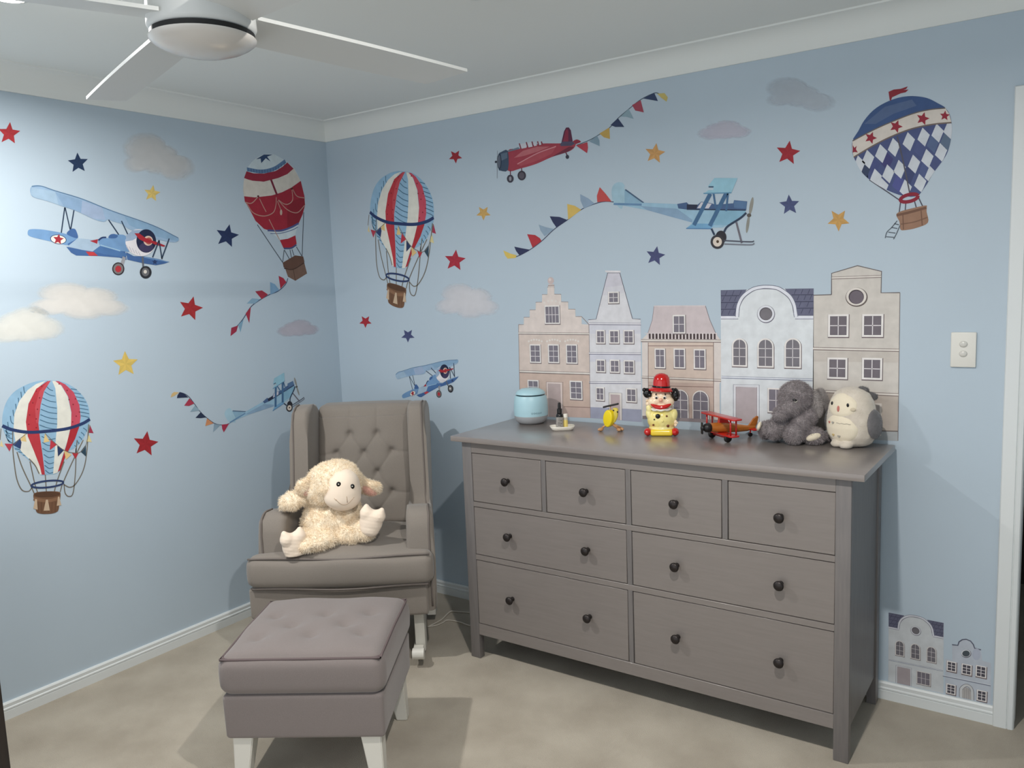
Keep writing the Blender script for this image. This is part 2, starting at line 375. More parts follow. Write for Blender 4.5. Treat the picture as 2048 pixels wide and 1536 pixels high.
def blade(ang, droop=0.0):
    b = NB(); u = 24; rows = []
    for i in range(u+1):
        r = 0.098+(0.752-0.098)*i/u
        hw = 0.058+0.004*math.sin(PI*i/u)
        lo = -hw; hi = hw
        rr = [r-0.045*(i/u)**3, r]   # slanted tip: trailing side is shorter
        row = []
        for k in range(5):
            s = lo+(hi-lo)*k/4
            rk = rr[1]+(rr[0]-rr[1])*(k/4)
            z = 0.052+s*(-0.16)
            row.append((Vector((rk, s, z+0.004)), Vector((rk, s, z-0.004))))
        rows.append(row)
    V = [[(b.verts.new(p), b.verts.new(q)) for p, q in row] for row in rows]
    for i in range(u):
        for k in range(4):
            b.faces.new((V[i][k][0], V[i+1][k][0], V[i+1][k+1][0], V[i][k+1][0]))
            b.faces.new((V[i][k][1], V[i][k+1][1], V[i+1][k+1][1], V[i+1][k][1]))
        b.faces.new((V[i][0][0], V[i][0][1], V[i+1][0][1], V[i+1][0][0]))
        b.faces.new((V[i][4][0], V[i+1][4][0], V[i+1][4][1], V[i][4][1]))
    for k in range(4):
        b.faces.new((V[0][k][0], V[0][k+1][0], V[0][k+1][1], V[0][k][1])); b.faces.new((V[u][k][0], V[u][k][1], V[u][k+1][1], V[u][k+1][0]))
    o = obj('blade', b, 'fan', t, True, 40); o.rotation_euler = (0, droop, math.radians(ang))
for a, d in ((84.5, -0.004), (165.5, 0.03), (250.5, 0.015), (-6.0, 0.0)): blade(a, d)

# ------------------------------------------------------------------ light switch
t = thing('light_switch', 'white two-button light switch plate on the wall by the doorway', 'light switch', (2.9805, 0, 1.291))
b = NB(); bx(b, -0.0375, 0.0375, -0.009, 0, -0.0585, 0.0585, 0.003, 3); obj('plate', b, 'plastic', t, True, 40)
for z in (0.019, -0.013):
    b = NB(); lathe(b, [(0.0, 0.006), (0.0075, 0.0055), (0.0105, 0.003), (0.011, 0.0)], 28, sx=1.15, mtx=Matrix.Translation((0, -0.008, z)) @ Matrix.Rotation(PI/2, 4, 'X'))
    obj('button', b, 'plastic_b', t)

# ------------------------------------------------------------------ dresser
DX, DG = 1.181, 0.022
t = thing('dresser', 'wide grey wooden dresser with eight drawers and dark round knobs', 'dresser', (DX, -DG, 0))
def L(x): return x-DX
b = NB(); bx(b, 0, 1.6, -0.5, 0, 0.933, 0.955, 0.002, 2); obj('top_board', b, 'dresser_top', t, True, 40)
XL, XR, YF, YB = L(1.222), L(2.740), -0.478, -0.004
for x0 in (XL, XR-0.047):
    b = NB(); bx(b, x0, x0+0.047, YF, YF+0.032, 0, 0.933, 0.002, 2); obj('leg', b, 'dresser_side', t, True, 40)
    b = NB(); bx(b, x0+(0 if x0 < 0.5 else 0.015), x0+(0.032 if x0 < 0.5 else 0.047), YB-0.045, YB, 0, 0.933, 0.002, 2); obj('leg', b, 'dresser_side', t, True, 40)
for x0 in (XL+0.006, XR-0.024):
    # side panel with an inner shallow arch at its foot
    pts = [(YF+0.030, 0.93), (YF+0.030, 0.105)]
    for k in range(9): pts.append((YF+0.032+(YB-YF-0.075)*k/8, 0.105))
    pts += [(YB-0.043, 0.93)]
    b = NB(); prism(b, pts, 'x', x0, x0+0.018, 0.001, 1); obj('side_panel', b, 'dresser_side', t, True, 40)
b = NB(); bx(b, XL+0.03, XR-0.03, YB-0.010, YB-0.004, 0.11, 0.93); obj('back_panel', b, 'dresser', t, False)
b = NB(); bx(b, XL+0.03, XR-0.03, YF+0.05, YB-0.012, 0.115, 0.128); obj('bottom_panel', b, 'gap', t, False)
fy0, fy1 = YF+0.001, YF+0.024
rails = [(0.887, 0.912), (0.662, 0.682), (0.434, 0.455), (0.104, 0.154)]
b = NB(); bx(b, XL+0.046, XR-0.046, fy0, fy1, 0.887, 0.932, 0.0015, 1); obj('rail', b, 'dresser', t, True, 40)
for z0, z1 in ((0.661, 0.682), (0.434, 0.456), (0.106, 0.155)):
    b = NB(); bx(b, XL+0.046, XR-0.046, fy0, fy1, z0, z1, 0.0015, 1); obj('rail', b, 'dresser', t, True, 40)
XM0, XM1 = L(1.968), L(1.988)
b = NB(); bx(b, XM0, XM1, fy0+0.0005, fy1, 0.155, 0.888, 0.0015, 1); obj('divider', b, 'dresser_side', t, True, 40)
for xm in (L(1.605), L(2.328)):
    b = NB(); bx(b, xm, xm+0.020, fy0+0.0005, fy1, 0.682, 0.888, 0.0015, 1); obj('divider', b, 'dresser_side', t, True, 40)
def knob(parent, x, z):
    b = NB(); lathe(b, [(0.0, 0.0), (0.009, 0.0), (0.009, 0.003), (0.006, 0.006), (0.0065, 0.013), (0.012, 0.018), (0.0165, 0.024), (0.0168, 0.028), (0.0125, 0.033), (0.0, 0.035)], 28,
                    mtx=Matrix.Translation((x, YF+0.003, z)) @ Matrix.Rotation(PI/2, 4, 'X'))
    obj('knob', b, 'knob', parent)
g = 0.0022
rows = [(0.682, 0.887), (0.456, 0.661), (0.155, 0.434)]
c4 = [(L(1.2675), L(1.605)), (L(1.625), L(1.968)), (L(1.988), L(2.328)), (L(2.348), L(2.6945))]
c2 = [(c4[0][0], c4[1][1]), (c4[2][0], c4[3][1])]
def drawer(x0, x1, z0, z1, knobs):
    b = NB(); bx(b, x0+g, x1-g, YF+0.003, YF+0.021, z0+g, z1-g, 0.0012, 1)
    d = obj('drawer', b, 'dresser', t, True, 40)
    b = NB(); bx(b, x0+0.014, x1-0.014, YF+0.021, YB-0.03, z0+0.012, z1-0.02); obj('drawer_box', b, 'gap', d, False)
    for kx in knobs: knob(d, kx, (z0+z1)/2+0.003)
KX = [L(1.447), L(1.805), L(2.163), L(2.525)]
for i, (x0, x1) in enumerate(c4): drawer(x0, x1, *rows[0], [KX[i]])
for i, (x0, x1) in enumerate(c2):
    drawer(x0, x1, *rows[1], KX[2*i:2*i+2]); drawer(x0, x1, *rows[2], KX[2*i:2*i+2])

# ------------------------------------------------------------------ rocking wing chair
CH = thing('rocking_chair', 'grey upholstered wingback rocking armchair with button-tufted back and white rockers', 'armchair', (0.647, -0.531, 0), math.radians(33.5))
HW = 0.370                       # half width over the arms
WB = 0.304                       # half width over the wings
def splay(y):
    return WB+(HW-WB)*max(0.0, min(1.0, (0.06-y)/0.39))**1.1
def side_outline():
    # (Y, Z) outline of arm + wing in one upholstered side, front is -Y
    front = [(-0.335, 0.225), (-0.335, 0.45), (-0.338, 0.575), (-0.325, 0.630), (-0.29, 0.656), (-0.22, 0.650), (-0.13, 0.630), (-0.060, 0.606)]
    wing = [(-0.036, 0.612), (-0.020, 0.65), (-0.012, 0.71), (0.0, 0.80), (0.012, 0.90), (0.020, 0.98), (0.035, 1.025), (0.070, 1.045), (0.13, 1.048), (0.20, 1.040), (0.235, 1.01)]
    back = [(0.225, 0.90), (0.19, 0.70), (0.16, 0.5), (0.15, 0.34), (0.14, 0.225)]
    return [(p[0], p[1]) for p in front+wing]+back
for s in (-1, 1):
    b = NB(); x1 = s*HW; x0 = s*(HW-0.118)
    prism(b, side_outline(), 'x', min(x0, x1), max(x0, x1), 0.028, 5)
    for v in b.verts:      # wings flare outward a little, arms bulge
        y, z = v.co.y, v.co.z
        o_ = HW-abs(v.co.x)                        # distance in from the outer face
        k_ = max(0.0, min(1.0, (y+0.33)/0.33))      # the side thins out towards the wing
        v.co.x = s*(splay(y)-o_*(1-0.30*k_))
        if z < 0.40: v.co.x -= s*0.02*(0.40-z)/0.18*k_
    obj('arm_and_wing', b, 'fabric', CH, True, 60)
    b = NB()
    pts = [(s*(HW-0.022-dx), y, z) for y, z, dx in [(-0.334, 0.245, 0.0), (-0.335, 0.45, 0), (-0.338, 0.575, 0), (-0.324, 0.632, 0), (-0.29, 0.657, 0.006), (-0.22, 0.651, 0.014)]]
    pts2 = [(s*(splay(y)-0.017), y, z) for y, z in [(-0.06, 0.607), (-0.036, 0.613), (-0.020, 0.65), (-0.012, 0.71), (0.0, 0.80), (0.012, 0.90), (0.020, 0.98), (0.035, 1.026), (0.070, 1.046), (0.12, 1.049)]]
    tube(b, smooth_pts(pts, 5), 0.0042); obj('piping', b, 'piping', CH)
    b = NB(); tube(b, smooth_pts(pts2, 5), 0.0042); obj('piping', b, 'piping', CH)
# tufted back
BT = [(703, 859), (764, 859), (672, 898), (734, 898), (797, 896), (703, 939), (764, 939), (672, 980), (734, 980), (797, 980), (703, 1020), (764, 1020)]
tx = [((u-736)/472.0, (1056-v)/472.0*1.03) for u, v in BT]
ZT = 0.985
tuft = [(x, 0.985-0.125-(i)*0.0) for i, (x, _) in enumerate(tx)]
tuft = [((u-736)/478.0, 0.895-(v-859)/455.0) for u, v in BT]
edges = []
for i, a in enumerate(tuft):
    for c in tuft[i+1:]:
        if 0.03 < abs(a[0]-c[0]) < 0.09 and 0.05 < abs(a[1]-c[1]) < 0.12: edges.append((a, c))
top_ = [(x, z) for x, z in tuft if z > 0.88]
for x, z in top_: edges.append(((x, z), (x, 1.04)))
for x, z in tuft:
    if abs(x) > 0.1: edges.append(((x, z), (x*2.1, z-0.012)))
def segd(px, pz, a, c):
    ax, az = a; dx, dz = c[0]-ax, c[1]-az; L2 = dx*dx+dz*dz; tt = max(0, min(1, ((px-ax)*dx+(pz-az)*dz)/L2)); return math.hypot(px-ax-tt*dx, pz-az-tt*dz)
def back_fn(p, pos):
    x, y, z = pos.x, pos.y, pos.z+0.76
    if p.y < 0.5:
        k = max(0.0, min(1.0, (0.5-p.y)/1.5)) if p.y > -1 else 1.0
        dmp = 0
        for a in tuft: r2 = (x-a[0])**2+(z-a[1])**2; dmp = max(dmp, math.exp(-r2/0.00025)*0.016+math.exp(-r2/0.0014)*0.006)
        cr = 0
        for e in edges:
            d = segd(x, z, *e); cr = max(cr, math.exp(-(d/0.004)**2)*0.0030+math.exp(-(d/0.016)**2)*0.0022)
        pos.y += (dmp+cr)*k
        pos.y -= 0.018*(1-p.x**2)*(1-p.z**4)*k
    pos.y += 0.25*(z-0.5)          # lean
    if pos.z > 0.22: pos.z += 0.003*(1-p.x**2)-0.012
    return pos
b = NB(); rbox(b, (0, 0.135, 0.76), (0.452, 0.13, 0.56), 0.03, (84, 3, 92), back_fn); obj('backrest', b, 'fabric', CH)
b = NB(); bx(b, -WB+0.05, WB-0.05, 0.10, 0.20, 0.225, 0.60, 0.02, 3); obj('back_support', b, 'fabric', CH)
# seat base and T cushion
def base_fn(p, pos):
    if p.y < 0: pos.y += 0.012*p.x**2
    pos.x *= (splay(pos.y)-0.004)/HW
    return pos
b = NB(); rbox(b, (-0.036, -0.137, 0.290), (0.792, 0.50, 0.135), 0.014, (16, 8, 4), base_fn); obj('seat_base', b, 'fabric', CH)
def cush_fn(p, pos):
    x, y = p.x, p.y
    if p.z > 0: pos.z += 0.030*(1-x*x)*(1-abs(y)**2.2)*p.z + 0.004*math.sin(x*5+1)*(1-x*x)
    if y < 0: pos.y += 0.022*x*x*(-y) - 0.010*(1-p.z*p.z)*(-y)
    pos.x *= 1+0.012*(1-p.z*p.z)
    # behind the arms' front faces the cushion narrows to sit between them
    if pos.y > 0.075: 
        lim = HW-0.112; pos.x = max(-lim, min(lim, pos.x))
    return pos
b = NB(); rbox(b, (0, -0.165, 0.425), (0.73, 0.50, 0.135), 0.032, (40, 30, 6), cush_fn)
for v in b.verts:
    if v.co.y > -0.335+0.0: 
        lim = HW-0.105
        v.co.x = max(-lim, min(lim, v.co.x))
for v in b.verts:
    k_ = max(0.0, min(1.0, (-0.30-v.co.y)/0.05)); v.co.x = v.co.x*(1+0.045*k_)-0.022*k_
SC = obj('seat_cushion', b, 'fabric', CH)
b = NB()
def front_line(z, dy, n=30, hw=0.360):
    return [(hw*1.04*(2*i/n-1)-0.022, -0.4135+0.022*(2*i/n-1)**2+dy, z+0.0035*math.sin(i/n*9)) for i in range(n+1)]
tube(b, front_line(0.4865, 0.006), 0.0042); obj('piping', b, 'piping', SC)
b = NB(); tube(b, front_line(0.360, 0.004, 30, 0.350), 0.0046); obj('piping', b, 'piping', SC)
# rockers
for s in (-1, 1):
    b = NB(); X = s*0.285; pts = []
    top = []; bot = []
    for k in range(25):
        y = -0.385+0.68*k/24; z = 0.012+0.10*(y/0.62)**2*1.1
        bot.append((y, z-0.010)); top.append((y, z+0.028))
    prism(b, bot+top[::-1], 'x', X-0.020, X+0.020, 0.004, 2); 
    for v in b.verts: v.co.x -= s*(v.co.y+0.385)*0.10
    rk = obj('rocker', b, 'white_wood', CH, True, 40)
    b = NB(); tube(b, [(X-0.024, -0.382, 0.060), (X+0.024, -0.382, 0.060)], 0.023, 20); obj('rocker_end', b, 'white_wood', rk, True, 50)
    for y0, y1 in ((-0.315, -0.26), (0.06, 0.115)):
        b = NB(); prism(b, [(y0-0.012, 0.235), (y1+0.006, 0.235), (y1, 0.04), (y0+0.004, 0.04)], 'x', X-0.021, X+0.021, 0.003, 2); obj('leg', b, 'white_wood', CH, True, 40)

# ------------------------------------------------------------------ ottoman
OT = thing('ottoman', 'mauve-grey tufted footstool with splayed white legs in front of the armchair', 'footstool', (1.225, -1.312, 0), math.radians(32))
ob = [((515, 515), (850, 510), (1150, 490)), ((620, 578), (975, 572)), ((395, 655), (745, 640), (1090, 628))]
obl = []
for row in ob:
    for x, y in row:
        P = on_z(400+x/3.368, 1080+y/3.368, 0.46); d = P-OT.location; a = math.radians(-32)
        obl.append((d.x*math.cos(a)-d.y*math.sin(a), d.x*math.sin(a)+d.y*math.cos(a)))
def ott_fn(p, pos):
    if p.z > 0:
        pos.z += 0.022*(1-p.x**4)*(1-p.y**4)*p.z
        d = 0
        for a in obl: r2 = (pos.x-a[0])**2+(pos.y-a[1])**2; d = max(d, math.exp(-r2/0.0006)*0.013+math.exp(-r2/0.004)*0.007)
        pos.z -= d*p.z
    f = (1-min(1, abs(p.z))**2)
    pos.x *= 1+0.022*f; pos.y *= 1+0.022*f
    return pos
b = NB(); rbox(b, (0, 0, 0.384), (0.520, 0.480, 0.135), 0.036, (56, 52, 6), ott_fn)
for v in b.verts:
    if v.co.z > 0.395: v.co.z += 0.003*math.sin(v.co.x*26+1)*math.cos(v.co.y*19)
oc = obj('cushion', b, 'fabric2', OT)
def rrect(hx, hy, r, z, n=8):
    out = []
    for cx, cy, a0 in ((hx-r, hy-r, 0), (-hx+r, hy-r, PI/2), (-hx+r, -hy+r, PI), (hx-r, -hy+r, 1.5*PI)):
        for k in range(n+1): a = a0+PI/2*k/n; out.append((cx+r*math.cos(a), cy+r*math.sin(a), z))
    return out
b = NB(); tube(b, [(x, y, z+0.003*math.sin(x*26+1)*math.cos(y*19)) for x, y, z in smooth_pts(rrect(0.2520, 0.2315, 0.030, 0.4400), 2, True)], 0.0040, 8, True); obj('piping', b, 'piping2', oc)
def ob_fn(p, pos):
    pos.x *= 1-0.010*(1-p.z)*0.5; pos.y *= 1-0.010*(1-p.z)*0.5; return pos
b = NB(); rbox(b, (0, 0, 0.249), (0.512, 0.472, 0.146), 0.014, (10, 10, 4), ob_fn); obj('base', b, 'fabric2', OT)
for sx in (-1, 1):
    for sy in (-1, 1):
        b = NB(); X, Y = sx*0.203, sy*0.183
        def ring(cx, cy, h, z): return [b.verts.new((cx+a*h, cy+c*h, z)) for a, c in ((-1, -1), (1, -1), (1, 1), (-1, 1))]
        A = ring(X, Y, 0.034, 0.194); B = ring(X+sx*0.018, Y+sy*0.018, 0.020, 0.0)
        for k in range(4): b.faces.new((A[k], A[(k+1) % 4], B[(k+1) % 4], B[k]))
        b.faces.new(A); b.faces.new(B[::-1])
        bmesh.ops.bevel(b, geom=list(b.edges), offset=0.003, segments=2, affect='EDGES')
        obj('leg', b, 'white_wood', OT, True, 40)

# ------------------------------------------------------------------ dark cabinet at the edge of the view
t = thing('dark_cabinet', 'dark brown wooden cabinet standing on the carpet in front of the skirting board', 'cabinet', (0.03, -2.62, 0))
b = NB(); bx(b, 0, 0.655, -0.02, 0.541, 0.06, 0.86, 0.003, 2); obj('body', b, 'dark', t, True, 40)
b = NB(); bx(b, 0.0, 0.665, -0.03, 0.5415, 0.86, 0.885, 0.003, 2); obj('top_board', b, 'dark', t, True, 40)
b = NB(); bx(b, 0.02, 0.64, 0.0, 0.52, 0.0, 0.06, 0.002, 1); obj('plinth', b, 'dark', t, True, 40)
for k in range(3):
    b = NB(); bx(b, 0.02, 0.635, -0.034, -0.02, 0.085+0.257*k, 0.325+0.257*k, 0.002, 1); d = obj('drawer', b, 'dark', t, True, 40)
    b = NB(); bx(b, 0.26, 0.40, -0.052, -0.034, 0.20+0.257*k, 0.212+0.257*k, 0.003, 2); obj('handle', b, 'knob', d, True, 40)

# ------------------------------------------------------------------ cable on the carpet
b = NB()
cz = 0.004
c1 = [(0.868, -0.362), (0.872, -0.30), (0.868, -0.26), (0.848, -0.185), (0.872, -0.165), (0.95, -0.14), (1.08, -0.10), (1.16, -0.03)]
c2_ = [(0.866, -0.372), (0.892, -0.335), (0.898, -0.30), (0.902, -0.265), (0.967, -0.255), (1.03, -0.262), (1.10, -0.22), (1.17, -0.035)]
for c in (c1, c2_): tube(b, smooth_pts([(x, y, cz) for x, y in c], 6), 0.0033, 8)
tag(obj('power_cable', b, 'cable'), 'thin white power cable looped on the carpet between armchair and dresser', 'cable')
# ------------------------------------------------------------------ toys and small things
def frame(u, v, z, back=0.0):
    """a standing place: base point under picture pixel (u, v) at height z, local X across the view, -Y to the viewer"""
    p = on_z(u, v, z); d = Vector((p.x-CAM.x, p.y-CAM.y, 0)).normalized(); p = p+d*back
    dep = (p-CAM).dot(FWD); return p, math.atan2(-d.x, d.y), F_PX/dep
def roty(a): return Matrix.Rotation(a, 4, 'Y')
TOP = 0.955

# aqua speaker / sound machine
p, rz, s = frame(1063, 851, TOP, 0.073)
t = thing('sound_machine', 'round pale aqua sound machine with grey base on the dresser', 'sound machine', (p.x, p.y, TOP), rz)
b = NB(); lathe(b, [(0.0, 0.0), (0.052, 0.0), (0.066, 0.010), (0.0735, 0.028), (0.0745, 0.036), (0.0, 0.036)], 48); obj('base', b, 'greyplastic', t, True, 50)
b = NB(); lathe(b, [(0.0, 0.036), (0.0745, 0.036), (0.0755, 0.060), (0.0745, 0.090), (0.0705, 0.117), (0.066, 0.124), (0.0, 0.124)], 48); obj('body', b, 'aqua', t, True, 50)
b = NB(); lathe(b, [(0.0, 0.122), (0.0625, 0.122), (0.0625, 0.131), (0.0, 0.131)], 48); obj('slot', b, 'ring', t, True, 50)
b = NB(); lathe(b, [(0.0, 0.130), (0.066, 0.130), (0.0655, 0.134), (0.058, 0.143), (0.040, 0.152), (0.0, 0.156)], 48); obj('lid', b, 'aqua', t, True, 60)
for k in range(5):
    a_ = -PI/2+0.06+k*0.135; b = NB(); tube(b, [(0.0758*math.cos(a_)+0.0035*math.cos(q)*-math.sin(a_), 0.0758*math.sin(a_)+0.0035*math.cos(q)*math.cos(a_), 0.052+0.003*math.sin(q)) for q in [2*PI*i/10 for i in range(10)]], 0.0006, 5, True); obj('button_icon', b, 'icon', t)
# tray + bottles
p, rz, s = frame(1125, 862, TOP, 0.032)
t = thing('ceramic_tray', 'small cream ceramic tray under two little bottles', 'tray', (p.x, p.y, TOP), rz+0.1)
b = NB(); prof = [(0.0, 0.003), (0.8, 0.003), (0.93, 0.010), (1.0, 0.016), (1.03, 0.017), (1.03, 0.014), (0.95, 0.005), (0.84, 0.0), (0.0, 0.0)]
rings = []
for r, z in prof:
    if r == 0: rings.append([b.verts.new((0, 0, z))]); continue
    rings.append([b.verts.new((x*r*(1+0.02*math.sin(5*math.atan2(y, x))), y*r, z)) for x, y, _ in rrect(0.050, 0.033, 0.022, 0, 6)])
for A, B in zip(rings, rings[1:]):
    n = max(len(A), len(B))
    for k in range(n):
        k2 = (k+1) % n
        if len(A) == 1: b.faces.new((A[0], B[k], B[k2]))
        elif len(B) == 1: b.faces.new((A[k], A[k2], B[0]))
        else: b.faces.new((A[k], A[k2], B[k2], B[k]))
obj('dish', b, 'white', t)
c_, s_ = math.cos(rz), math.sin(rz)
q = (p.x-0.010*c_, p.y-0.010*s_)
t = thing('dropper_bottle', 'black dropper bottle with a printed grey label on the cream tray', 'bottle', (q[0], q[1], TOP+0.003), rz); t.scale = (1.12, 1.12, 1.12)
b = NB(); lathe(b, [(0.0, 0.0), (0.0125, 0.0), (0.0135, 0.002), (0.0135, 0.050), (0.011, 0.057), (0.008, 0.060), (0.0, 0.060)], 28); obj('glass', b, 'glass_black', t, True, 60)
b = NB(); lathe(b, [(0.0138, 0.006), (0.0138, 0.046)], 28); obj('label', b, 'label_grey', t)
b = NB()
for k in range(5):
    for i in range(2+k % 2):
        a_ = -PI/2-0.5+i*0.38; w_ = 0.30
        vs = [b.verts.new((0.01395*math.cos(a_+dx), 0.01395*math.sin(a_+dx), 0.039-k*0.006+dz)) for dx, dz in ((0, 0), (w_, 0), (w_, 0.0018), (0, 0.0018))]; b.faces.new(vs)
obj('label_print', b, 'gap', t, False)
b = NB(); lathe(b, [(0.0, 0.060), (0.0095, 0.060), (0.0095, 0.076), (0.006, 0.078), (0.0058, 0.090), (0.0045, 0.099), (0.0, 0.101)], 24); obj('dropper', b, 'rubber', t, True, 50)
q = (p.x+0.014*c_-0.002*s_, p.y+0.014*s_+0.002*c_)
t = thing('oil_bottle', 'tiny yellow-labelled bottle with white cap on the cream tray', 'bottle', (q[0], q[1], TOP+0.003), rz)
b = NB(); lathe(b, [(0.0, 0.0), (0.0085, 0.0), (0.009, 0.002), (0.009, 0.044), (0.0065, 0.048), (0.0, 0.048)], 24); obj('glass', b, 'thread2', t, True, 50)
b = NB(); lathe(b, [(0.0092, 0.004), (0.0092, 0.038)], 24); obj('label', b, 'amber', t)
b = NB(); lathe(b, [(0.0, 0.048), (0.0095, 0.048), (0.0095, 0.062), (0.0085, 0.0635), (0.0, 0.0635)], 24); obj('cap', b, 'white', t, True, 50)
b = NB()
for k in range(3):
    vs = [b.verts.new((0.0095*math.cos(a_), 0.0095*math.sin(a_), 0.032-k*0.007+dz)) for a_, dz in ((-PI/2-0.5, 0), (-PI/2+0.5, 0), (-PI/2+0.5, 0.0015), (-PI/2-0.5, 0.0015))]; b.faces.new(vs)
obj('label_print', b, 'gold_thread', t, False)

# yellow wooden helicopter
p, rz, s = frame(1219, 864, TOP, 0.015)
t = thing('toy_helicopter', 'yellow wooden toy helicopter with black rotor on peg feet', 'toy helicopter', (p.x, p.y, TOP), rz-0.15)
b = NB(); pts = [(0.024*math.cos(k*PI/10)*(1.0), 0.054+0.036*math.sin(k*PI/10)) for k in range(20)]
prism(b, pts, 'y', -0.013, 0.013, 0.005, 3)
for v in b.verts: v.co.x += 0.10*(v.co.z-0.054)
bmesh.ops.transform(b, matrix=Matrix.Rotation(-0.55, 4, 'Z'), verts=b.verts)
obj('body', b, 'yellow', t, True, 50)
b = NB(); prism(b, [(0.010, 0.030), (0.026, 0.040), (0.036, 0.062), (0.038, 0.092), (0.030, 0.098), (0.016, 0.096), (0.020, 0.078), (0.022, 0.060), (0.016, 0.040)], 'y', -0.010, 0.010, 0.003, 2); obj('cabin', b, 'yellow_d', t, True, 50)
for x, z in ((0.020, 0.088), (0.036, 0.082)):
    b = NB(); ell(b, (x, -0.0100, z), (0.0035, 0.002, 0.0035), sub=2); obj('spot', b, 'black', t)
b = NB(); tube(b, [(0.006, 0, 0.088), (0.006, 0, 0.105)], 0.002); obj('mast', b, 'wood', t)
b = NB(); bx(b, -0.029, 0.037, -0.007, 0.007, -0.0035, 0.0035, 0.0025, 2, Matrix.Translation((0.004, 0, 0.106)) @ roty(-0.22)); obj('rotor', b, 'rubber', t)
for nm, x0, x1, y in (('left', -0.012, -0.034, 0.006), ('right', 0.012, 0.036, 0.006), ('back', 0.018, 0.046, 0.020)):
    b = NB(); tube(b, [(x0, y*0.3, 0.028), (x1, y, 0.010)], 0.0042, 12); lg = obj('leg', b, 'wood', t)
    b = NB(); ell(b, (x1+math.copysign(0.002, x1), y-0.006, 0.0072), (0.0075, 0.0135, 0.0072), (0, 0, -0.9 if x1 < 0 else 0.6)); obj('foot', b, 'wood', lg)

# ceramic clown
p, rz, s = frame(1323, 873, TOP, 0.045)
t = thing('clown_figurine', 'glazed ceramic clown in a red bowler hat and yellow spotted suit', 'figurine', (p.x, p.y, TOP), rz-0.02)
b = NB(); ell(b, (0.002, 0.0, 0.060), (0.057, 0.042, 0.050)); ell(b, (0.002, 0, 0.024), (0.052, 0.040, 0.024)); ell(b, (0, 0, 0.095), (0.034, 0.030, 0.022))
ell(b, (0.046, -0.008, 0.074), (0.017, 0.018, 0.030), (0, 0.25, 0)); ell(b, (-0.043, -0.006, 0.080), (0.016, 0.018, 0.026), (0, -0.3, 0)); ell(b, (-0.046, -0.010, 0.105), (0.012, 0.013, 0.020), (0, -0.2, 0))
b = remesh(b, 0.0022, 5); obj('suit', b, 'yglaze', t)
b = NB(); rbox(b, (0.001, -0.020, 0.013), (0.088, 0.050, 0.026), 0.010, (8, 6, 4)); obj('trouser_legs', b, 'yglaze2', t)
for x in (-0.052, 0.053):
    b = NB(); ell(b, (x, -0.028, 0.0155), (0.0155, 0.022, 0.0155)); obj('shoe', b, 'red', t)
b = NB(); lathe(b, [(0.0, 0.096), (0.034, 0.097), (0.045, 0.101), (0.040, 0.107), (0.0, 0.112)], 32)
for v in b.verts: v.co.z += 0.002*math.sin(9*math.atan2(v.co.y, v.co.x))
obj('collar', b, 'white', t)
b = NB(); ell(b, (0, 0.002, 0.146), (0.043, 0.036, 0.040)); ell(b, (-0.026, -0.012, 0.132), (0.026, 0.022, 0.022)); ell(b, (0.026, -0.012, 0.132), (0.026, 0.022, 0.022)); ell(b, (0, -0.014, 0.118), (0.026, 0.018, 0.016)); b = remesh(b, 0.002, 5); obj('head', b, 'skin', t)
# big red smile hugging the front of the face
b = NB(); pts = []
for k in range(21):
    a_ = PI*(1.06+0.88*k/20); pts.append((0.040*math.cos(a_), 0, 0.137+0.024*math.sin(a_)))
rr = [0.004+0.0045*math.sin(PI*k/20) for k in range(21)]
pts = [(x, -0.0325-0.004*math.cos(x/0.040*1.3)+0.011*(abs(x)/0.040)**2.4, z) for x, y, z in pts]
tube(b, pts, rr, 10); obj('mouth', b, 'red', t)
b = NB(); ell(b, (0, -0.040, 0.143), (0.0075, 0.0072, 0.007)); obj('nose', b, 'nose', t)
for x in (-0.0155, 0.0155):
    b = NB(); ell(b, (x, -0.0325, 0.152), (0.0072, 0.004, 0.0064)); e_ = obj('eye', b, 'white', t)
    b = NB(); ell(b, (x-0.0010, -0.0360, 0.1505), (0.0042, 0.0016, 0.0042)); obj('pupil', b, 'black', e_)
    b = NB(); ell(b, (x*1.15, -0.0310, 0.164), (0.0030, 0.0025, 0.0040), (0, 0.3 if x < 0 else -0.3, 0)); obj('eyebrow', b, 'black', t)
for x, z, h_ in ((-0.053, 0.166, 0.020), (0.056, 0.158, 0.026)):
    b = NB(); r_ = random.Random(int(x*1000))
    ell(b, (x, -0.004, z), (0.016, 0.018, h_))
    for k in range(10): ell(b, (x+r_.uniform(-0.011, 0.011), -0.004+r_.uniform(-0.013, 0.013), z+r_.uniform(-h_*0.7, h_*0.7)), 0.0085, sub=2)
    obj('hair_tuft', b, 'black', t)
hm = Matrix.Translation((0.001, 0.004, 0.176)) @ Matrix.Rotation(0.06, 4, 'Y') @ Matrix.Rotation(-0.02, 4, 'X')
b = NB(); lathe(b, [(0.0, 0.004), (0.030, 0.002), (0.044, -0.003), (0.050, -0.002), (0.051, 0.002), (0.040, 0.008), (0.034, 0.012), (0.0335, 0.018), (0.033, 0.034), (0.030, 0.050), (0.022, 0.061), (0.010, 0.066), (0.0, 0.067)], 40, mtx=hm); obj('hat', b, 'red', t)
b = NB(); lathe(b, [(0.0350, 0.010), (0.0362, 0.013), (0.0355, 0.017), (0.0335, 0.018)], 40, mtx=hm); obj('hat_band', b, 'black', t)
